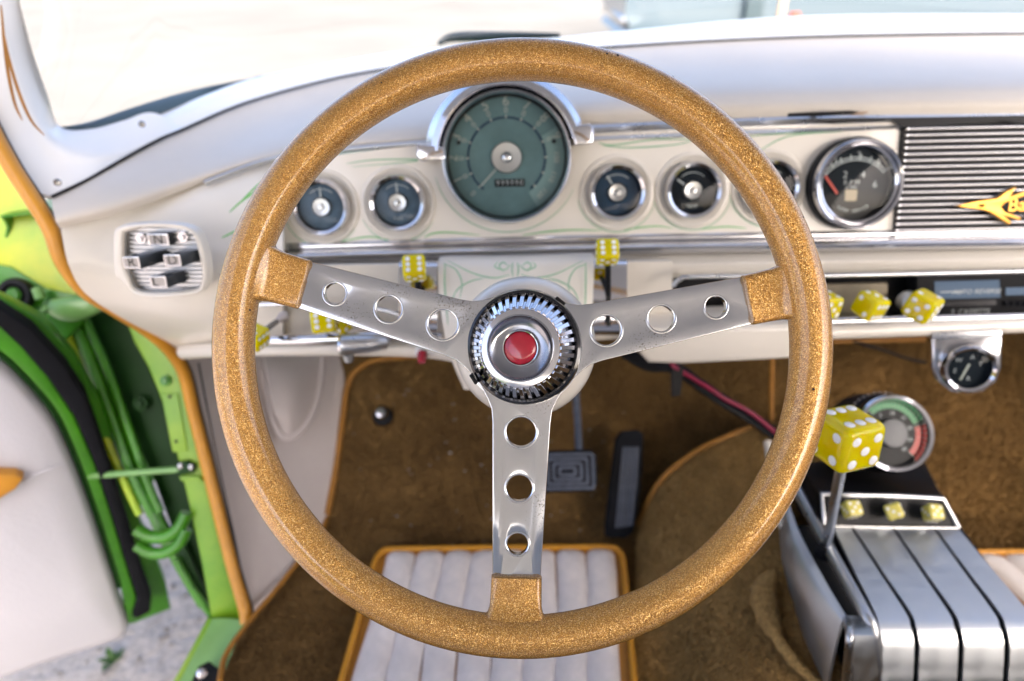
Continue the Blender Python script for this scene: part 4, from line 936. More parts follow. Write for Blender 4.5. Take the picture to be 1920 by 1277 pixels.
# rim: torus, slightly nearer than the spokes
n, sg = 160, 28; V = []; F = []
Rm = 0.1750; rt = 0.0123; rcx, rcy = -0.0010, -0.0002
for i in range(n):
    a = 2 * math.pi * i / n
    for k in range(sg):
        b = 2 * math.pi * k / sg; rr = Rm + rt * math.cos(b)
        V.append((rcx + rr * math.cos(a), rcy + rr * math.sin(a), 0.006 + rt * 1.02 * math.sin(b)))
for i in range(n):
    for k in range(sg): F.append((i * sg + k, ((i + 1) % n) * sg + k, ((i + 1) % n) * sg + (k + 1) % sg, i * sg + (k + 1) % sg))
me = newmesh('rim', V, F); bm = bmesh.new(); bm.from_mesh(me); put('rim', from_bm(bm), 'gold_metalflake', wh, world=False, smooth=True, recentre=False)
# small chips in the lacquer
for (a, b, sz) in ((74, 60, .0011), (72, 52, .0013), (61, 20, .0011), (25, 40, .0009), (-8, 100, .0012), (172, 150, .001), (118, 80, .0008)):
    a = RAD(a); b = RAD(b); nn = Vector((math.cos(b) * math.cos(a), math.cos(b) * math.sin(a), math.sin(b)))
    p = Vector((rcx + (Rm + rt * math.cos(b)) * math.cos(a), rcy + (Rm + rt * math.cos(b)) * math.sin(a), 0.006 + rt * 1.02 * math.sin(b)))
    put('chip', lathe([(0, 0.0002), (sz * 0.6, 0.00015), (sz * 0.75, -0.0002)], 9), 'gap_black', wh, world=False, mtx=frame(p, Vector((0.3, 0.9, 0.2)), nn))
HB = (-0.0, 0.0)
def spoke(deg, label=None):
    r0, r1 = 0.022, 0.158
    w0, w1 = 0.0178, 0.0142
    o = []
    # flare into the hub plate
    o += [(r0, -0.027), (0.032, -0.0212), (0.038, -0.0187), (0.046, w0 * -1.0)]
    o += [(r1, -w1)]; o += [(r1, w1)]
    o += [(0.046, w0), (0.038, 0.0187), (0.032, 0.0212), (r0, 0.027)]
    hs = [circle(rr, 40, cx) for cx, rr in ((0.0517, 0.0094), (0.0862, 0.0083), (0.1205, 0.0068))]
    Mz = Matrix.Rotation(RAD(deg), 4, 'Z')
    # gentle dish from rim to hub
    me = plate([o] + hs, 0.0010, 0.0005, 2); me.transform(Mz)
    sp_ = put('spoke', me, 'spoke_chrome', wh, world=False, recentre=False)
    for cx, rr in ((0.0517, 0.0094), (0.0862, 0.0083), (0.1205, 0.0068)):
        me = lathe([(rr - 0.0004, -0.0032), (rr - 0.0004, 0.0012), (rr + 0.0001, 0.0016), (rr + 0.0007, 0.0017), (rr + 0.0012, 0.0014)], 36, ang=50); me.transform(Mz @ Matrix.Translation((cx, 0, 0)))
        put('hole_lip', me, 'spoke_chrome', sp_, space=WM[wh.name])
    # metalflake sleeve, swelling into the rim
    V = []; F = []; prof = []
    for x, wy, hz in ((0.1400, 0.0146, 0.0040), (0.1404, 0.0154, 0.0047), (0.150, 0.0156, 0.0052), (0.158, 0.0158, 0.0062), (0.1635, 0.0172, 0.0080), (0.167, 0.0205, 0.0098), (0.171, 0.0235, 0.0105)):
        ring = []
        for (ax, ay) in rrect(2 * wy, 2 * hz, min(hz * 0.7, 0.003), 3): ring.append((x, ax, ay + 0.001 + max(0, (x - 0.155)) * 0.25))
        prof.append(ring)
    m_ = len(prof[0])
    for rg in prof: V += rg
    for j in range(len(prof) - 1):
        for i in range(m_): F.append((j * m_ + i, j * m_ + (i + 1) % m_, (j + 1) * m_ + (i + 1) % m_, (j + 1) * m_ + i))
    F.append(tuple(range(m_))); me = newmesh('sl', V, F); bm = bmesh.new(); bm.from_mesh(me); me = autosmooth(from_bm(bm), 45); me.transform(Mz)
    put('spoke_sleeve', me, 'gold_metalflake', wh, world=False, recentre=False)
    return sp_
for dg in (164.0, 12.0, 268.2): spoke(dg)
# hub
put('hub_plate', lathe([(0.0, -0.004), (0.036, -0.004), (0.0365, -0.0015), (0.030, -0.0005), (0.0, -0.0005)], 64), 'spoke_chrome', wh, world=False)
HF = Matrix.Translation((0.0003, 0.0003, 0.002)) @ Matrix.Rotation(RAD(-9), 4, 'Y') @ Matrix.Rotation(RAD(1), 4, 'X')
put('hub_ring', lathe([(0.0350, -0.006), (0.0353, 0.002), (0.0346, 0.0048), (0.0330, 0.0056), (0.0318, 0.0046), (0.0314, 0.001)], 72), 'black_gloss', wh, world=False, mtx=HF)
cap = put('horn_cap', lathe([(0.0318, 0.001), (0.0312, 0.0030), (0.0236, 0.0165), (0.0232, 0.0170), (0.0228, 0.0171), (0.0200, 0.0176), (0.0197, 0.0182), (0.0190, 0.0180)], 96, ang=22), 'chrome', wh, world=False, mtx=HF)
put('horn_dish', lathe([(0.0198, 0.0178), (0.0196, 0.0188), (0.0191, 0.0188), (0.0185, 0.0176), (0.0160, 0.0155), (0.0130, 0.0146), (0.0102, 0.0144)], 80, ang=30), 'dish_chrome', wh, world=False, mtx=HF)
# flutes on the cone
bm = bmesh.new()
for (x, wy, z, h_) in ((0.0314, 0.00165, 0.0026, 0.0017), (0.0234, 0.00118, 0.0168, 0.0012)):
    for sy in (-1, 1): bm.verts.new((x, sy * wy, z)); 
    for sy in (-1, 1): bm.verts.new((x + h_ * 0.87, sy * wy * 0.92, z + h_ * 0.5))
bm.verts.ensure_lookup_table(); v = bm.verts
for q in ((0, 1, 3, 2), (4, 6, 7, 5), (0, 2, 6, 4), (1, 5, 7, 3), (2, 3, 7, 6), (0, 4, 5, 1)): bm.faces.new([v[i] for i in q])
bmesh.ops.bevel(bm, geom=[e for e in bm.edges], offset=0.00025, segments=1, affect='EDGES')
fl = from_bm(bm); fl.materials.append(MATS['chrome'])
NF = 40
for k in range(NF): put('flute', fl, None, cap, mtx=Matrix.Rotation(2 * math.pi * k / NF, 4, 'Z'), space=WM[cap.name], recentre=False)
put('horn_button', lathe([(0.0098, 0.0148), (0.0097, 0.0166), (0.0088, 0.0176), (0.006, 0.0184), (0, 0.0188)], 48, ang=60), 'red_button', wh, world=False, mtx=HF)
put('button_rim', lathe([(0.0098, 0.015), (0.0100, 0.0172), (0.0106, 0.0174), (0.0110, 0.0150)], 48), 'chrome', wh, world=False, mtx=HF)
for a in (52, 212): put('retainer_clip', box(0.007, 0.0022, 0.003, 0.0006), 'black', wh, world=False, mtx=Matrix.Rotation(RAD(a), 4, 'Z') @ Matrix.Translation((0.0362, 0, 0.003)) @ Matrix.Rotation(RAD(90), 4, 'Z'))
# steering column behind
colm = thing('steering_column', 'cream bell shaped steering column shroud behind the wheel hub', 'steering column', frame(PT(985, 650, .47), RT, -FW))
put('bell', lathe([(0.030, 0.030), (0.040, 0.027), (0.0455, 0.018), (0.048, 0.005), (0.048, -0.012), (0.044, -0.030), (0.040, -0.06), (0.036, -0.16)], 56, ang=60), 'cream', colm, world=False)
put('bell_groove', lathe([(0.0484, -0.001), (0.0486, -0.003), (0.0484, -0.005)], 56), 'kick_vinyl', colm, world=False)
put('shaft', lathe([(0.036, -0.15), (0.032, -0.30), (0.030, -0.62)], 32), 'cream', colm, world=False)

# ================================================================== dice knobs
def die_meshes(s):
    bm = bmesh.new(); bmesh.ops.create_cube(bm, size=s)
    bmesh.ops.bevel(bm, geom=bm.edges[:] + bm.verts[:], offset=s * 0.20, segments=5, affect='EDGES', profile=0.55)
    b = autosmooth(from_bm(bm, 'die'), 50)
    pm = lathe([(0, s * 0.014), (s * 0.08, s * 0.012), (s * 0.100, 0.0), (s * 0.07, -s * 0.03)], 18)
    return b, pm
PIPS = {1: [(0, 0)], 2: [(-1, 1), (1, -1)], 3: [(-1, 1), (0, 0), (1, -1)], 4: [(-1, -1), (-1, 1), (1, -1), (1, 1)], 5: [(-1, -1), (-1, 1), (1, -1), (1, 1), (0, 0)], 6: [(-1, -1), (-1, 0), (-1, 1), (1, -1), (1, 0), (1, 1)]}
def die_on(parent, M, s, faces, mbody='yellow_acrylic'):
    """faces: values on (+z, -y, -x, +x, +y, -z); a value may be (n, quarter turns)"""
    b, pm = die_meshes(s); pm.materials.append(MATS['pip_white'])
    d = put('die', b, mbody, parent, mtx=M)
    F6 = [Matrix(), Matrix.Rotation(RAD(90), 4, 'X'), Matrix.Rotation(RAD(-90), 4, 'Y'), Matrix.Rotation(RAD(90), 4, 'Y'), Matrix.Rotation(RAD(-90), 4, 'X'), Matrix.Rotation(RAD(180), 4, 'X')]
    for mf, val in zip(F6, faces):
        nval, turn = val if isinstance(val, tuple) else (val, 0)
        for (u, v_) in PIPS[nval]:
            put('pip', pm, None, d, mtx=M @ mf @ Matrix.Rotation(RAD(90 * turn), 4, 'Z') @ Matrix.Translation((u * s * 0.25, v_ * s * 0.25, s * 0.5)), recentre=False)
    return d
def dice_knob(px, py, t, spx, label, eul, faces, stem=None, mb='yellow_acrylic', group='yellow dice on the dash controls'):
    c = PT(px, py, t); s = spx * t / 1280
    o = thing('yellow_die', label, 'die', c, group)
    M = Matrix.Translation(c) @ Matrix.Rotation(RAD(eul[2]), 4, 'Z') @ Matrix.Rotation(RAD(eul[0]), 4, 'X') @ Matrix.Rotation(RAD(eul[1]), 4, 'Y')
    die_on(o, M, s, faces, mb)
    if stem: put('stem', tube([c] + [PT(*q) for q in stem], 0.0028, 10), 'black', o)
    return o
# lever plates either side of the column
def lever_plate(x0, x1, y0, y1, t, label, slotx):
    p = PT((x0 + x1) / 2, (y0 + y1) / 2, t); n_ = Vector((0, -1, 0.12)).normalized()
    o = thing('lever_quadrant', label, 'lever plate', p, 'chrome lever plates')
    rows = [[PT(x, y0, t + 0.012) for x in (x0, (x0 + x1) / 2, x1)], [PT(x, y0 + 10, t) for x in (x0, (x0 + x1) / 2, x1)], [PT(x, (y0 + y1) / 2, t - 0.006) for x in (x0, (x0 + x1) / 2, x1)], [PT(x, y1 - 8, t) for x in (x0, (x0 + x1) / 2, x1)], [PT(x, y1, t + 0.01) for x in (x0, (x0 + x1) / 2, x1)]]
    put('plate', loft(rows, 10, 20, 0.003), 'chrome', o)
    put('slot', loft([[PT(slotx - 4, y, t - 0.0085 + 0.0000), PT(slotx + 4, y, t - 0.0085)] for y in (y0 + 22, (y0 + y1) / 2, y1 - 16)], 4, 8, 0.001), 'gap_black', o)
    return o
lever_plate(1104, 1176, 485, 628, 0.672, 'chrome slotted lever plate right of the column housing', 1141)
lever_plate(748, 820, 488, 625, 0.672, 'chrome slotted lever plate left of the column housing', 784)
dice_knob(1138, 473, 0.640, 42, 'yellow dice knob on the lever right of the steering column', (-48, 0, 0), (4, (6, 0), 3, 4, 1, (5, 0)), [(1140, 505, .65), (1141, 560, .668)])
dice_knob(777, 503, 0.640, 43, 'yellow dice knob on the lever left of the steering column', (-46, 0, 6), (4, (6, 0), 3, 2, 1, 5), [(783, 530, .65), (785, 570, .668)])
dice_knob(606, 603, 0.655, 44, 'yellow dice knob below the left spoke, beside the chrome rail', (-32, 0, 14), (3, (6, 0), 4, (5, 0), 1, 2), [(612, 606, .70)])
dice_knob(640, 601, 0.672, 38, 'yellow dice knob tucked behind another die below the left spoke', (0, 0, -30), (3, 4, 1, 5, 6, 2), [(642, 604, .705)])
dice_knob(479, 632, 0.64, 40, 'yellow dice knob peeping out inside the left wheel rim', (5, 10, -25), (3, 5, 4, (6, 0), 1, 2), [(520, 602, .69)])
dice_knob(1548, 572, 0.675, 44, 'yellow dice knob half hidden behind the right wheel rim', (0, 6, 20), (4, 5, 2, (3, 1), 6, 1), [(1546, 568, .72)])
dice_knob(1632, 573, 0.675, 46, 'yellow dice knob on the tan switch plate', (10, 12, 24), (3, (6, 1), (2, 1), 4, 1, 5), [(1625, 566, .725)])
dice_knob(1730, 574, 0.665, 50, 'yellow dice knob in front of the radio', (12, 6, 38), (2, (6, 0), (5, 1), 4, 1, 3), [(1720, 566, .725)])
# turn lever arm seen inside the rim, handle and small fittings under the dash
lv = thing('switch_lever', 'thin grey lever with flared tip under the left spoke', 'lever', PT(500, 612, .68))
put('rod', tube([PT(487, 626, .645), PT(510, 608, .665), PT(530, 598, .68)], 0.0024, 8), 'dark_chrome', lv)
put('tip', tube([PT(520, 602, .672), PT(532, 594, .68), PT(536, 588, .684)], [0.003, 0.006, 0.003], 8), 'kick_vinyl', lv)
hd = thing('chrome_pull', 'tapered chrome pull handle under the dash below the left spoke', 'pull', PT(690, 645, .665))
put('grip', tube([PT(641, 647, .655), PT(645, 647, .655), PT(690, 644, .66), PT(722, 641, .665), PT(730, 640, .667)], [0.0095, 0.0102, 0.0092, 0.0072, 0.003], 20), 'satin_chrome', hd)
put('end_cap', tube([PT(637, 647, .6545), PT(642, 647, .6545)], [0.0088, 0.0102], 20), 'chrome', hd)
put('stud', tube([PT(652, 662, .665), PT(654, 676, .67)], [0.006, 0.0045], 12), 'brushed', hd)
rb_ = thing('pull_button', 'small red and white button under the dash left of the column', 'button', PT(790, 662, .69))
put('collar', lathe([(0, 0.004), (0.006, 0.004), (0.007, 0), (0.007, -0.01)], 18), 'white_paint', rb_, mtx=frame(PT(789, 660, .69), Vector((1, 0, 0)), Vector((0, -0.8, -0.5))))
put('tip', lathe([(0, 0.006), (0.004, 0.005), (0.005, 0), (0.005, -0.006)], 18), 'red_button', rb_, mtx=frame(PT(791, 671, .684), Vector((1, 0, 0)), Vector((0, -0.8, -0.5))))

# ================================================================== radio
rd = thing('radio', 'black cassette radio set in the recess under the dash, at the right edge', 'radio', PP(1820, 600, RP, RN))
rdp = RP + RN * 0.008
def rs(pix, off, th=0.002, bev=0.0): return slab(pix, rdp + RN * off, RN, th, bev)
put('face', rs([(1718, 518), (2060, 510), (2060, 592), (1722, 598)], 0.0, 0.02, 0.001), 'black', rd)
put('display', rs([(1752, 528), (1874, 525), (1876, 558), (1754, 561)], 0.0015), 'lcd', rd)
put('tape_slot', rs([(1762, 565), (1868, 562), (1868, 572), (1762, 575)], 0.003), 'black_gloss', rd)
put('side_window', rs([(1886, 540), (1960, 538), (1960, 552), (1886, 554)], 0.002), 'lcd', rd)
put('lettering', text_mesh('AUTO REVERSE', 0.0075), 'print_grey', rd, recentre=False, mtx=frame(PP(1832, 547, rdp + RN * 0.0021, RN), Vector((1, 0, 0.01)), RN))
put('lettering', text_mesh('S  CASSETTE', 0.0075), 'print_grey', rd, recentre=False, mtx=frame(PP(1820, 584, rdp + RN * 0.0026, RN), Vector((1, 0, 0.01)), RN))
put('display_line', rs([(1764, 547), (1806, 546), (1806, 548), (1764, 549)], 0.0020, 0.0006), 'print_grey', rd)
for k in range(4): put('key', rs([(1884 + k * 12, 566), (1893 + k * 12, 566), (1893 + k * 12, 574), (1884 + k * 12, 574)], 0.004, 0.004, 0.0008), 'rubber', rd)
put('tuning_knob', lathe([(0, 0.012), (0.009, 0.012), (0.010, 0.010), (0.0105, 0.0)], 28), 'brushed', rd, mtx=frame(PP(1698, 562, rdp, RN), Vector((1, 0, 0)), RN))

# ================================================================== gauge hanging under the dash
HN = Vector((-0.25, -0.93, 0.28)).normalized(); HP = PT(1811, 685, 0.70)
hg = thing('hanging_gauge', 'round black gauge in a chrome U shaped bracket hung under the dash', 'gauge', frame(PT(1811, 690, .70), Vector((1, 0, 0)), HN))
uo = [(1746, 628), (1878, 626), (1876, 690), (1866, 716), (1842, 734), (1811, 739), (1780, 733), (1757, 714), (1746, 688)]
ui = [(1762, 640), (1862, 639), (1860, 690), (1848, 712), (1811, 724), (1776, 712), (1762, 688)]
put('bracket', slab(uo, HP, HN, 0.016, 0.0025, 0, holes=[[(1758, 636), (1866, 635), (1864, 690), (1854, 714), (1811, 729), (1770, 714), (1758, 690)]]), 'chrome', hg)
put('bracket_face', slab(ui, HP - HN * 0.006, HN, 0.003), 'chrome', hg)
put('bracket_top', slab([(1744, 622), (1880, 620), (1878, 634), (1746, 636)], HP + HN * 0.001, HN, 0.02, 0.002), 'satin_chrome', hg)
M = frame(PT(1812, 688, .695), Vector((1, 0, 0)), HN); r = 46 * 0.70 / 1280
put('bezel', ring_mesh(r, r * 0.76, 0.012, 48), 'chrome', hg, mtx=M)
put('dial', lathe([(r * 0.78, 0.003), (0, 0.003)], 40), 'ink_dial', hg, mtx=M)
for s, a in (('W', 140), ('A', 75), ('T', 20), ('E', 200), ('R', 280)):
    put('numeral', text_mesh(s, r * 0.26), 'print_grey', hg, recentre=False, mtx=M @ Matrix.Translation((r * 0.46 * math.cos(RAD(a)), r * 0.46 * math.sin(RAD(a)), 0.0034)))
put('needle', box(r * 0.72, r * 0.09, 0.0006), 'print_cream', hg, mtx=M @ Matrix.Translation((-r * 0.1, -r * 0.17, 0.0045)) @ Matrix.Rotation(RAD(250), 4, 'Z'))
put('lens', lathe([(r * 0.77, 0.0085), (r * 0.4, 0.0098), (0, 0.010)], 36), 'lens', hg, mtx=M)
put('cup', lathe([(r * 0.85, 0), (r * 0.85, -0.05), (0, -0.05)], 32), 'black', hg, mtx=M)

# ================================================================== centre console
con = thing('centre_console', 'brushed metal centre console with black grooved ribs beside the brown tunnel', 'console', PZ(1650, 1200, 0.40))
CT = 0.545                        # height of the top
def ctop(x, y, dz=0.0): return PZ(x, y, CT + dz)
YB = ctop(1700, 1160).y; YF = YB - 0.030
def cfront(x, y): return PY(x, y, YF)
def rib(xa, xb, xc, xd, xe, xf, ya, dz, m_, name, parent, nb=10):
    """one rib running from the far end over the bend and down the near face; six pixel x: far L/R, bend L/R, bottom L/R"""
    rows = []
    for (x0, x1, x2) in ((xa, xc, xe), ((xa + xb) / 2, (xc + xd) / 2, (xe + xf) / 2), (xb, xd, xf)):
        r_ = [ctop(x0, ya, dz), ctop(x0 + (x1 - x0) * 0.48, ya + (1150 - ya) * 0.5, dz), ctop(x1 - (x1 - x0) * 0.04, 1148, dz)]
        bnd = ctop(x1, 1162, dz); r_ += [bnd + Vector((0, o[0], o[1] )) for o in ((-0.006, -0.0015), (-0.014, -0.007), (-0.020, -0.015), (-0.028, -0.032), (-0.036, -0.055), (-0.044, -0.12), (-0.046, -0.16))]
        rows.append(r_)
    me = loft(rows, 60, None, 0.003)
    return put(name, me, m_, parent)
rib(1556, 1800, 1636, 1926, 1668, 1960, 986, -0.004, 'black', 'groove_base', con)
ribs = [((1563, 1596), (1644, 1702), (1672, 1719)), ((1602, 1673), (1712, 1783), (1741, 1808)), ((1679, 1749), (1794, 1868), (1829, 1901)), ((1755, 1796), (1879, 1935), (1922, 1985))]
for (a, b, c) in ribs: rib(a[0], a[1], b[0], b[1], c[0], c[1], 990, 0.0, 'brushed', 'rib', con)
# left moulding (bright edge) from the front of the slot over the bend
em_ = [ctop(1490, 912, 0.006), ctop(1530, 985, 0.006), ctop(1580, 1075, 0.006), ctop(1622, 1150, 0.006)]
b0 = em_[-1]; em_ += [b0 + Vector((0.003, -0.012, -0.006)), b0 + Vector((0.005, -0.020, -0.022)), Vector((PY(1652, 1277, YF).x, YF, b0.z - 0.07)), Vector((PY(1652, 1277, YF).x, YF, b0.z - 0.15))]
put('edge_moulding', tube(catmull(em_, 50), 0.0062, 12), 'satin_chrome', con)
# shifter slot and left cheek
put('slot', slab([(1496, 985), (1520, 985), (1560, 1050), (1612, 1148), (1598, 1160), (1575, 1140), (1530, 1060)], ctop(1550, 1060, -0.006), Vector((0, 0, 1)), 0.01), 'gap_black', con)
ck = [[ctop(1478, 940, -0.001), ctop(1500, 1000, -0.001), ctop(1545, 1085, -0.001), ctop(1590, 1160, -0.001)],
      [ctop(1468, 945, -0.004), ctop(1484, 1010, -0.004), ctop(1524, 1092, -0.004), ctop(1578, 1168, -0.004)],
      [PT(1462, 960, .80), PT(1472, 1040, .745), PT(1506, 1130, .70), PT(1562, 1230, .655)],
      [PT(1458, 985, .86), PT(1466, 1060, .80), PT(1494, 1160, .74), PT(1548, 1290, .67)]]
put('side_cheek', loft(ck, 30, 16, 0.003), 'brushed', con)
fc = [[ctop(1590, 1160, -0.001), ctop(1624, 1158, -0.001)], [ctop(1592, 1168, -0.004), ctop(1630, 1168, -0.004)], [PY(1597, 1200, YF), PY(1640, 1200, YF)], [PY(1600, 1300, YF), PY(1650, 1300, YF)], [PY(1600, 1400, YF), PY(1650, 1400, YF)]]
put('front_cap', loft(fc, 6, 16, 0.003), 'brushed', con)
put('cap_edge', tube(catmull([ctop(1588, 1163, -0.002), PY(1593, 1200, YF), PY(1584, 1300, YF)], 14), 0.004, 10), 'satin_chrome', con)
# inner body so that the console is closed
bx0 = PY(1600, 1277, YF).x; 
put('core', box(0.14, 0.13, 0.17, 0.004, 2, c=(bx0 + 0.088, YB + 0.062, CT - 0.095)), 'black', con)
# switch panel at the far end: leaning black plate in a pale frame
SN = Vector((0, -0.80, 0.60)).normalized(); SPt = ctop(1670, 986, 0.001)
put('switch_panel', slab([(1548, 930), (1770, 938), (1797, 986), (1552, 984)], SPt, SN, 0.006), 'black', con)
fpts = [(1546, 984), (1541, 926), (1600, 928), (1680, 930), (1768, 935), (1797, 988)]
put('panel_frame', tube([PP(x, y, SPt + SN * 0.002, SN) for x, y in fpts], 0.0026, 8), 'satin_chrome', con)
put('panel_lip', tube([PP(x, y, SPt + SN * 0.001, SN) for x, y in ((1548, 986), (1670, 989), (1798, 990))], 0.002, 8), 'dark_chrome', con)
# black pod top behind the switch panel
rows = [[PP(1541, 926, SPt, SN), PP(1660, 928, SPt, SN), PP(1768, 934, SPt, SN)], [PT(1520, 900, .83), PT(1640, 900, .83), PT(1752, 905, .83)], [PT(1500, 862, .90), PT(1620, 862, .90), PT(1735, 868, .90)], [PT(1500, 862, 1.0), PT(1620, 862, 1.0), PT(1735, 868, 1.0)]]
put('front_pod', loft(rows, 14, 14, 0.004), 'black', con)
put('front_pod_side', loft([[PT(1480, 890, .86), PT(1500, 960, .80), PT(1545, 985, .765)], [PT(1500, 862, .90), PT(1520, 900, .83), PT(1541, 928, .79)]], 12, 6, 0.004), 'black', con)
put('pod_side', loft([[PT(1768, 934, .785), PT(1752, 905, .83), PT(1735, 868, .90)], [PT(1800, 990, .80), PT(1790, 965, .86), PT(1760, 930, .95)]], 12, 6, 0.004), 'black', con)
put('pale_front_edge', tube(catmull([PT(1440, 830, .86), PT(1448, 880, .83), PT(1458, 940, .80), PT(1470, 990, .775)], 20), 0.0055, 10), 'cream', con)
# shifter lever with the big die
bt = ctop(1545, 1045, -0.03); tp = PT(1578, 872, .578); dc = PT(1586, 822, .556)
sh_ = thing('shift_lever', 'steel shift lever topped by a large yellow dice knob', 'shift lever', bt)
put('rod', tube([bt, PT(1552, 1010, .70), tp, dc], 0.0046, 14), 'satin_chrome', sh_)
put('boot', tube([bt + Vector((0, 0, -0.02)), bt, PT(1547, 1035, .715), PT(1549, 1024, .71)], [0.014, 0.013, 0.009, 0.006], 14), 'rubber', sh_)
Md = Matrix.Translation(dc) @ Matrix.Rotation(RAD(18), 4, 'Z') @ Matrix.Rotation(RAD(-6), 4, 'X') @ Matrix.Rotation(RAD(2), 4, 'Y')
die_on(sh_, Md, 0.0415, ((6, 1), (5, 0), 4, 3, 2, 1))
# three dice switches
for (x, y, e, lb) in ((1597, 955, (30, 0, 4), 'left of three pale dice switches on the console'), (1676, 958, (40, 45, 20), 'middle of three pale dice switches on the console, turned on its corner'), (1749, 962, (30, 8, -6), 'right of three pale dice switches on the console')):
    c = PP(x, y, SPt + SN * 0.016, SN)
    o = thing('dice_switch', lb, 'dice switch', c, 'dice switches on the console')
    Mk = Matrix.Translation(c) @ Matrix.Rotation(RAD(e[2]), 4, 'Z') @ Matrix.Rotation(RAD(e[0]), 4, 'X') @ Matrix.Rotation(RAD(e[1]), 4, 'Y')
    die_on(o, Mk, 0.0165, (5, (6, 1), 3, 4, 1, 2), 'yellow_pale')
    b_ = PP(x - 12, y - 2, SPt + SN * 0.002, SN)
    put('toggle', tube([b_, b_.lerp(c, 0.6), c], [0.0045, 0.003, 0.002], 10), 'chrome', o)
    put('nut', lathe([(0, 0.003), (0.005, 0.003), (0.0062, 0.0), (0.0062, -0.004)], 6, ang=10), 'chrome', o, mtx=frame(b_, Vector((1, 0, 0)), SN))
# console gauge in black cup with chrome rim
GN = Vector((-0.02, -0.80, 0.60)).normalized(); GC = PT(1668, 812, .80); r = 74 * .80 / 1280
cg = thing('console_gauge', 'cup mounted gauge with green and red scale behind the large die', 'gauge', frame(GC, Vector((1, 0, 0)), GN))
put('cup', lathe([(r * 0.98, 0.004), (r * 1.02, -0.01), (r * 1.04, -0.06), (r * 0.9, -0.085), (0, -0.09)], 48), 'black', cg, world=False)
put('bezel', lathe([(r * 0.97, -0.004), (r * 1.0, 0.008), (r * 0.94, 0.014), (r * 0.86, 0.013), (r * 0.81, 0.007), (r * 0.80, 0.0)], 56), 'chrome', cg, world=False)
put('dial', lathe([(r * 0.81, 0.002), (0, 0.002)], 48), 'black', cg, world=False)
put('green_band', arc_band(r * 0.62, r * 0.78, 20, 130, 0.0026, 30), 'dial_green', cg, world=False)
put('red_band', arc_band(r * 0.62, r * 0.78, -48, 12, 0.0026, 20), 'dial_red', cg, world=False)
for k in range(24): put('tick', box(r * 0.16, r * 0.018, 0.0002), 'print_cream', cg, world=False, mtx=Matrix.Rotation(RAD(-48 + 7.8 * k), 4, 'Z') @ Matrix.Translation((r * 0.70, 0, 0.003)))
for k, s in enumerate(('0', '5', '10', '15', '20', '25', '30')):
    a = RAD(150 - 34 * k); put('numeral', text_mesh(s, r * 0.13), 'print_grey', cg, world=False, recentre=False, mtx=Matrix.Translation((r * 0.50 * math.cos(a), r * 0.50 * math.sin(a), 0.003)))
put('hub', lathe([(r * 0.36, 0.002), (r * 0.36, 0.008), (r * 0.34, 0.010), (0, 0.0125)], 40, ang=20), 'dark_hub', cg, world=False)
put('lens', lathe([(r * 0.80, 0.0135), (r * 0.4, 0.0165), (0, 0.017)], 40), 'clear_lens', cg, world=False)
for k in range(16):
    a = RAD(60 + k * 8); put('knurl', lathe([(0, 0.001), (0.0016, 0.0008), (0.002, -0.001)], 8), 'kick_vinyl', cg, world=False, mtx=frame(Vector((r * 1.035 * math.cos(a), r * 1.035 * math.sin(a), -0.012)), Vector((0, 0, 1)), Vector((math.cos(a), math.sin(a), 0))))
put('stem', tube([GC - GN * 0.05 + Vector((0, 0, -0.03)), GC - GN * 0.04 + Vector((0, -0.01, -0.11))], 0.014, 14), 'rubber', cg)

# ================================================================== pedals and small things on the floor
bp = thing('brake_pedal', 'dark rubber brake pedal hanging right of the lower spoke', 'pedal', PT(1070, 885, .93))
BN = Vector((0.0, -0.72, 0.69)).normalized(); BP = PT(1066, 885, .93)
put('pad', slab([(1008, 852), (1018, 845), (1108, 843), (1118, 852), (1121, 905), (1112, 921), (1020, 924), (1008, 912)], BP, BN, 0.014, 0.003), 'rubber', bp)
Mb = frame(BP, Vector((1, 0, 0)), BN); Ib = Mb.inverted()
c = Ib @ PP(1064, 884, BP, BN)
for k in range(4):
    wd_, ht_ = 0.074 - 0.016 * k, 0.050 - 0.012 * k
    put('tread', plate([rrect(wd_, ht_, 0.004, 4, c.x, c.y), rrect(wd_ - 0.009, ht_ - 0.009, 0.002, 4, c.x, c.y)], 0.0016, 0.0005, z=0.0016), 'pedal_rubber', bp, space=Mb)
put('arm', tube([PT(1086, 850, .945), PT(1083, 790, .97), PT(1080, 740, .98), PT(1078, 660, .97)], 0.0055, 10), 'pedal_rubber', bp)
ap = thing('accelerator_pedal', 'long ribbed accelerator pedal standing on the brown carpet', 'pedal', PZ(1165, 1012, FZ + 0.01))
p0, p1 = PT(1163, 1008, .955), PT(1182, 812, .985)
axis = (p1 - p0).normalized(); AN = Vector((0.05, -0.80, 0.60)); AN = (AN - axis * AN.dot(axis)).normalized()
put('pad', slab([(1136, 990), (1146, 900), (1158, 820), (1166, 808), (1196, 806), (1206, 814), (1204, 880), (1196, 960), (1186, 1000), (1172, 1008), (1142, 1008)], (p0 + p1) / 2, AN, 0.012, 0.002), 'rubber', ap)
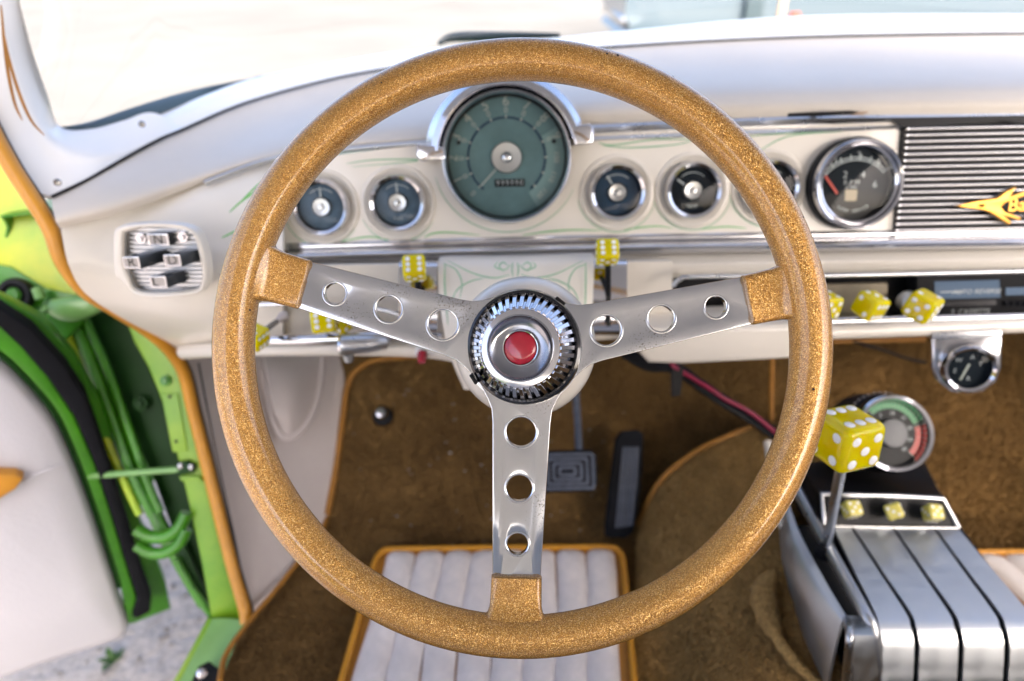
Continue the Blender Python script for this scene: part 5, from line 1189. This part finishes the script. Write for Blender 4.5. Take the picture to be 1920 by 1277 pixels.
for k in range(6):
    f = k / 5
    a, b, c = (1156 + 28 * f, 990 - 4 * f), (1164 + 28 * f, 900), (1170 + 26 * f, 838)
    put('tread', tube([PP(x, y, (p0 + p1) / 2 + AN * 0.002, AN) for x, y in (a, b, c)], 0.0021, 6), 'pedal_rubber', ap)
put('heel_edge', tube([PP(x, y, (p0 + p1) / 2 - AN * 0.002, AN) for x, y in ((1137, 1004), (1146, 905), (1157, 822))], 0.003, 8), 'rubber', ap)
fs = thing('floor_switch', 'small silver foot switch on the carpet left of the steering column', 'foot switch', floor_hit(715, 778))
Mf = frame(floor_hit(718, 780, 0.008), Vector((1, 0, 0)), Vector((0, -0.72, 0.69)))
put('base', lathe([(0, 0.004), (0.014, 0.004), (0.016, 0.0), (0.016, -0.012)], 24), 'black', fs, mtx=Mf)
put('button', lathe([(0, 0.020), (0.007, 0.019), (0.0095, 0.016), (0.0095, 0.003)], 24), 'chrome', fs, mtx=Mf @ Matrix.Translation((0.0, 0.003, 0)))
wi = thing('wiring_loom', 'black and red wiring loom hanging under the dash towards the console', 'wiring', PT(1300, 720, .88))
for off, m_, r_ in (((0, 0), 'rubber', 0.0048), ((3, -7), 'rubber', 0.0030), ((-2, 7), 'black', 0.0032)):
    put('cable', tube(catmull([PT(x + off[0], y + off[1], t) for x, y, t in ((1170, 660, .80), (1215, 684, .82), (1265, 690, .84), (1310, 720, .86), (1350, 748, .87), (1400, 778, .875), (1455, 815, .87))], 40), r_, 8), m_, wi)
put('cable', tube(catmull([PT(x, y, t) for x, y, t in ((1255, 676, .835), (1268, 690, .832), (1330, 728, .858), (1360, 748, .862), (1410, 775, .868), (1462, 818, .865))], 40), 0.0026, 8), 'wire_red', wi)
put('tape_tab', slab([(1258, 690), (1282, 690), (1276, 742), (1260, 744)], PT(1270, 715, .835), Vector((0, -0.9, 0.3)).normalized(), 0.004, 0.001), 'gap_black', wi)
put('thin_cable', tube(catmull([PT(x, y, 1.0) for x, y in ((1600, 640), (1660, 658), (1700, 672), (1745, 682))], 20), 0.0022, 6), 'black', wi)
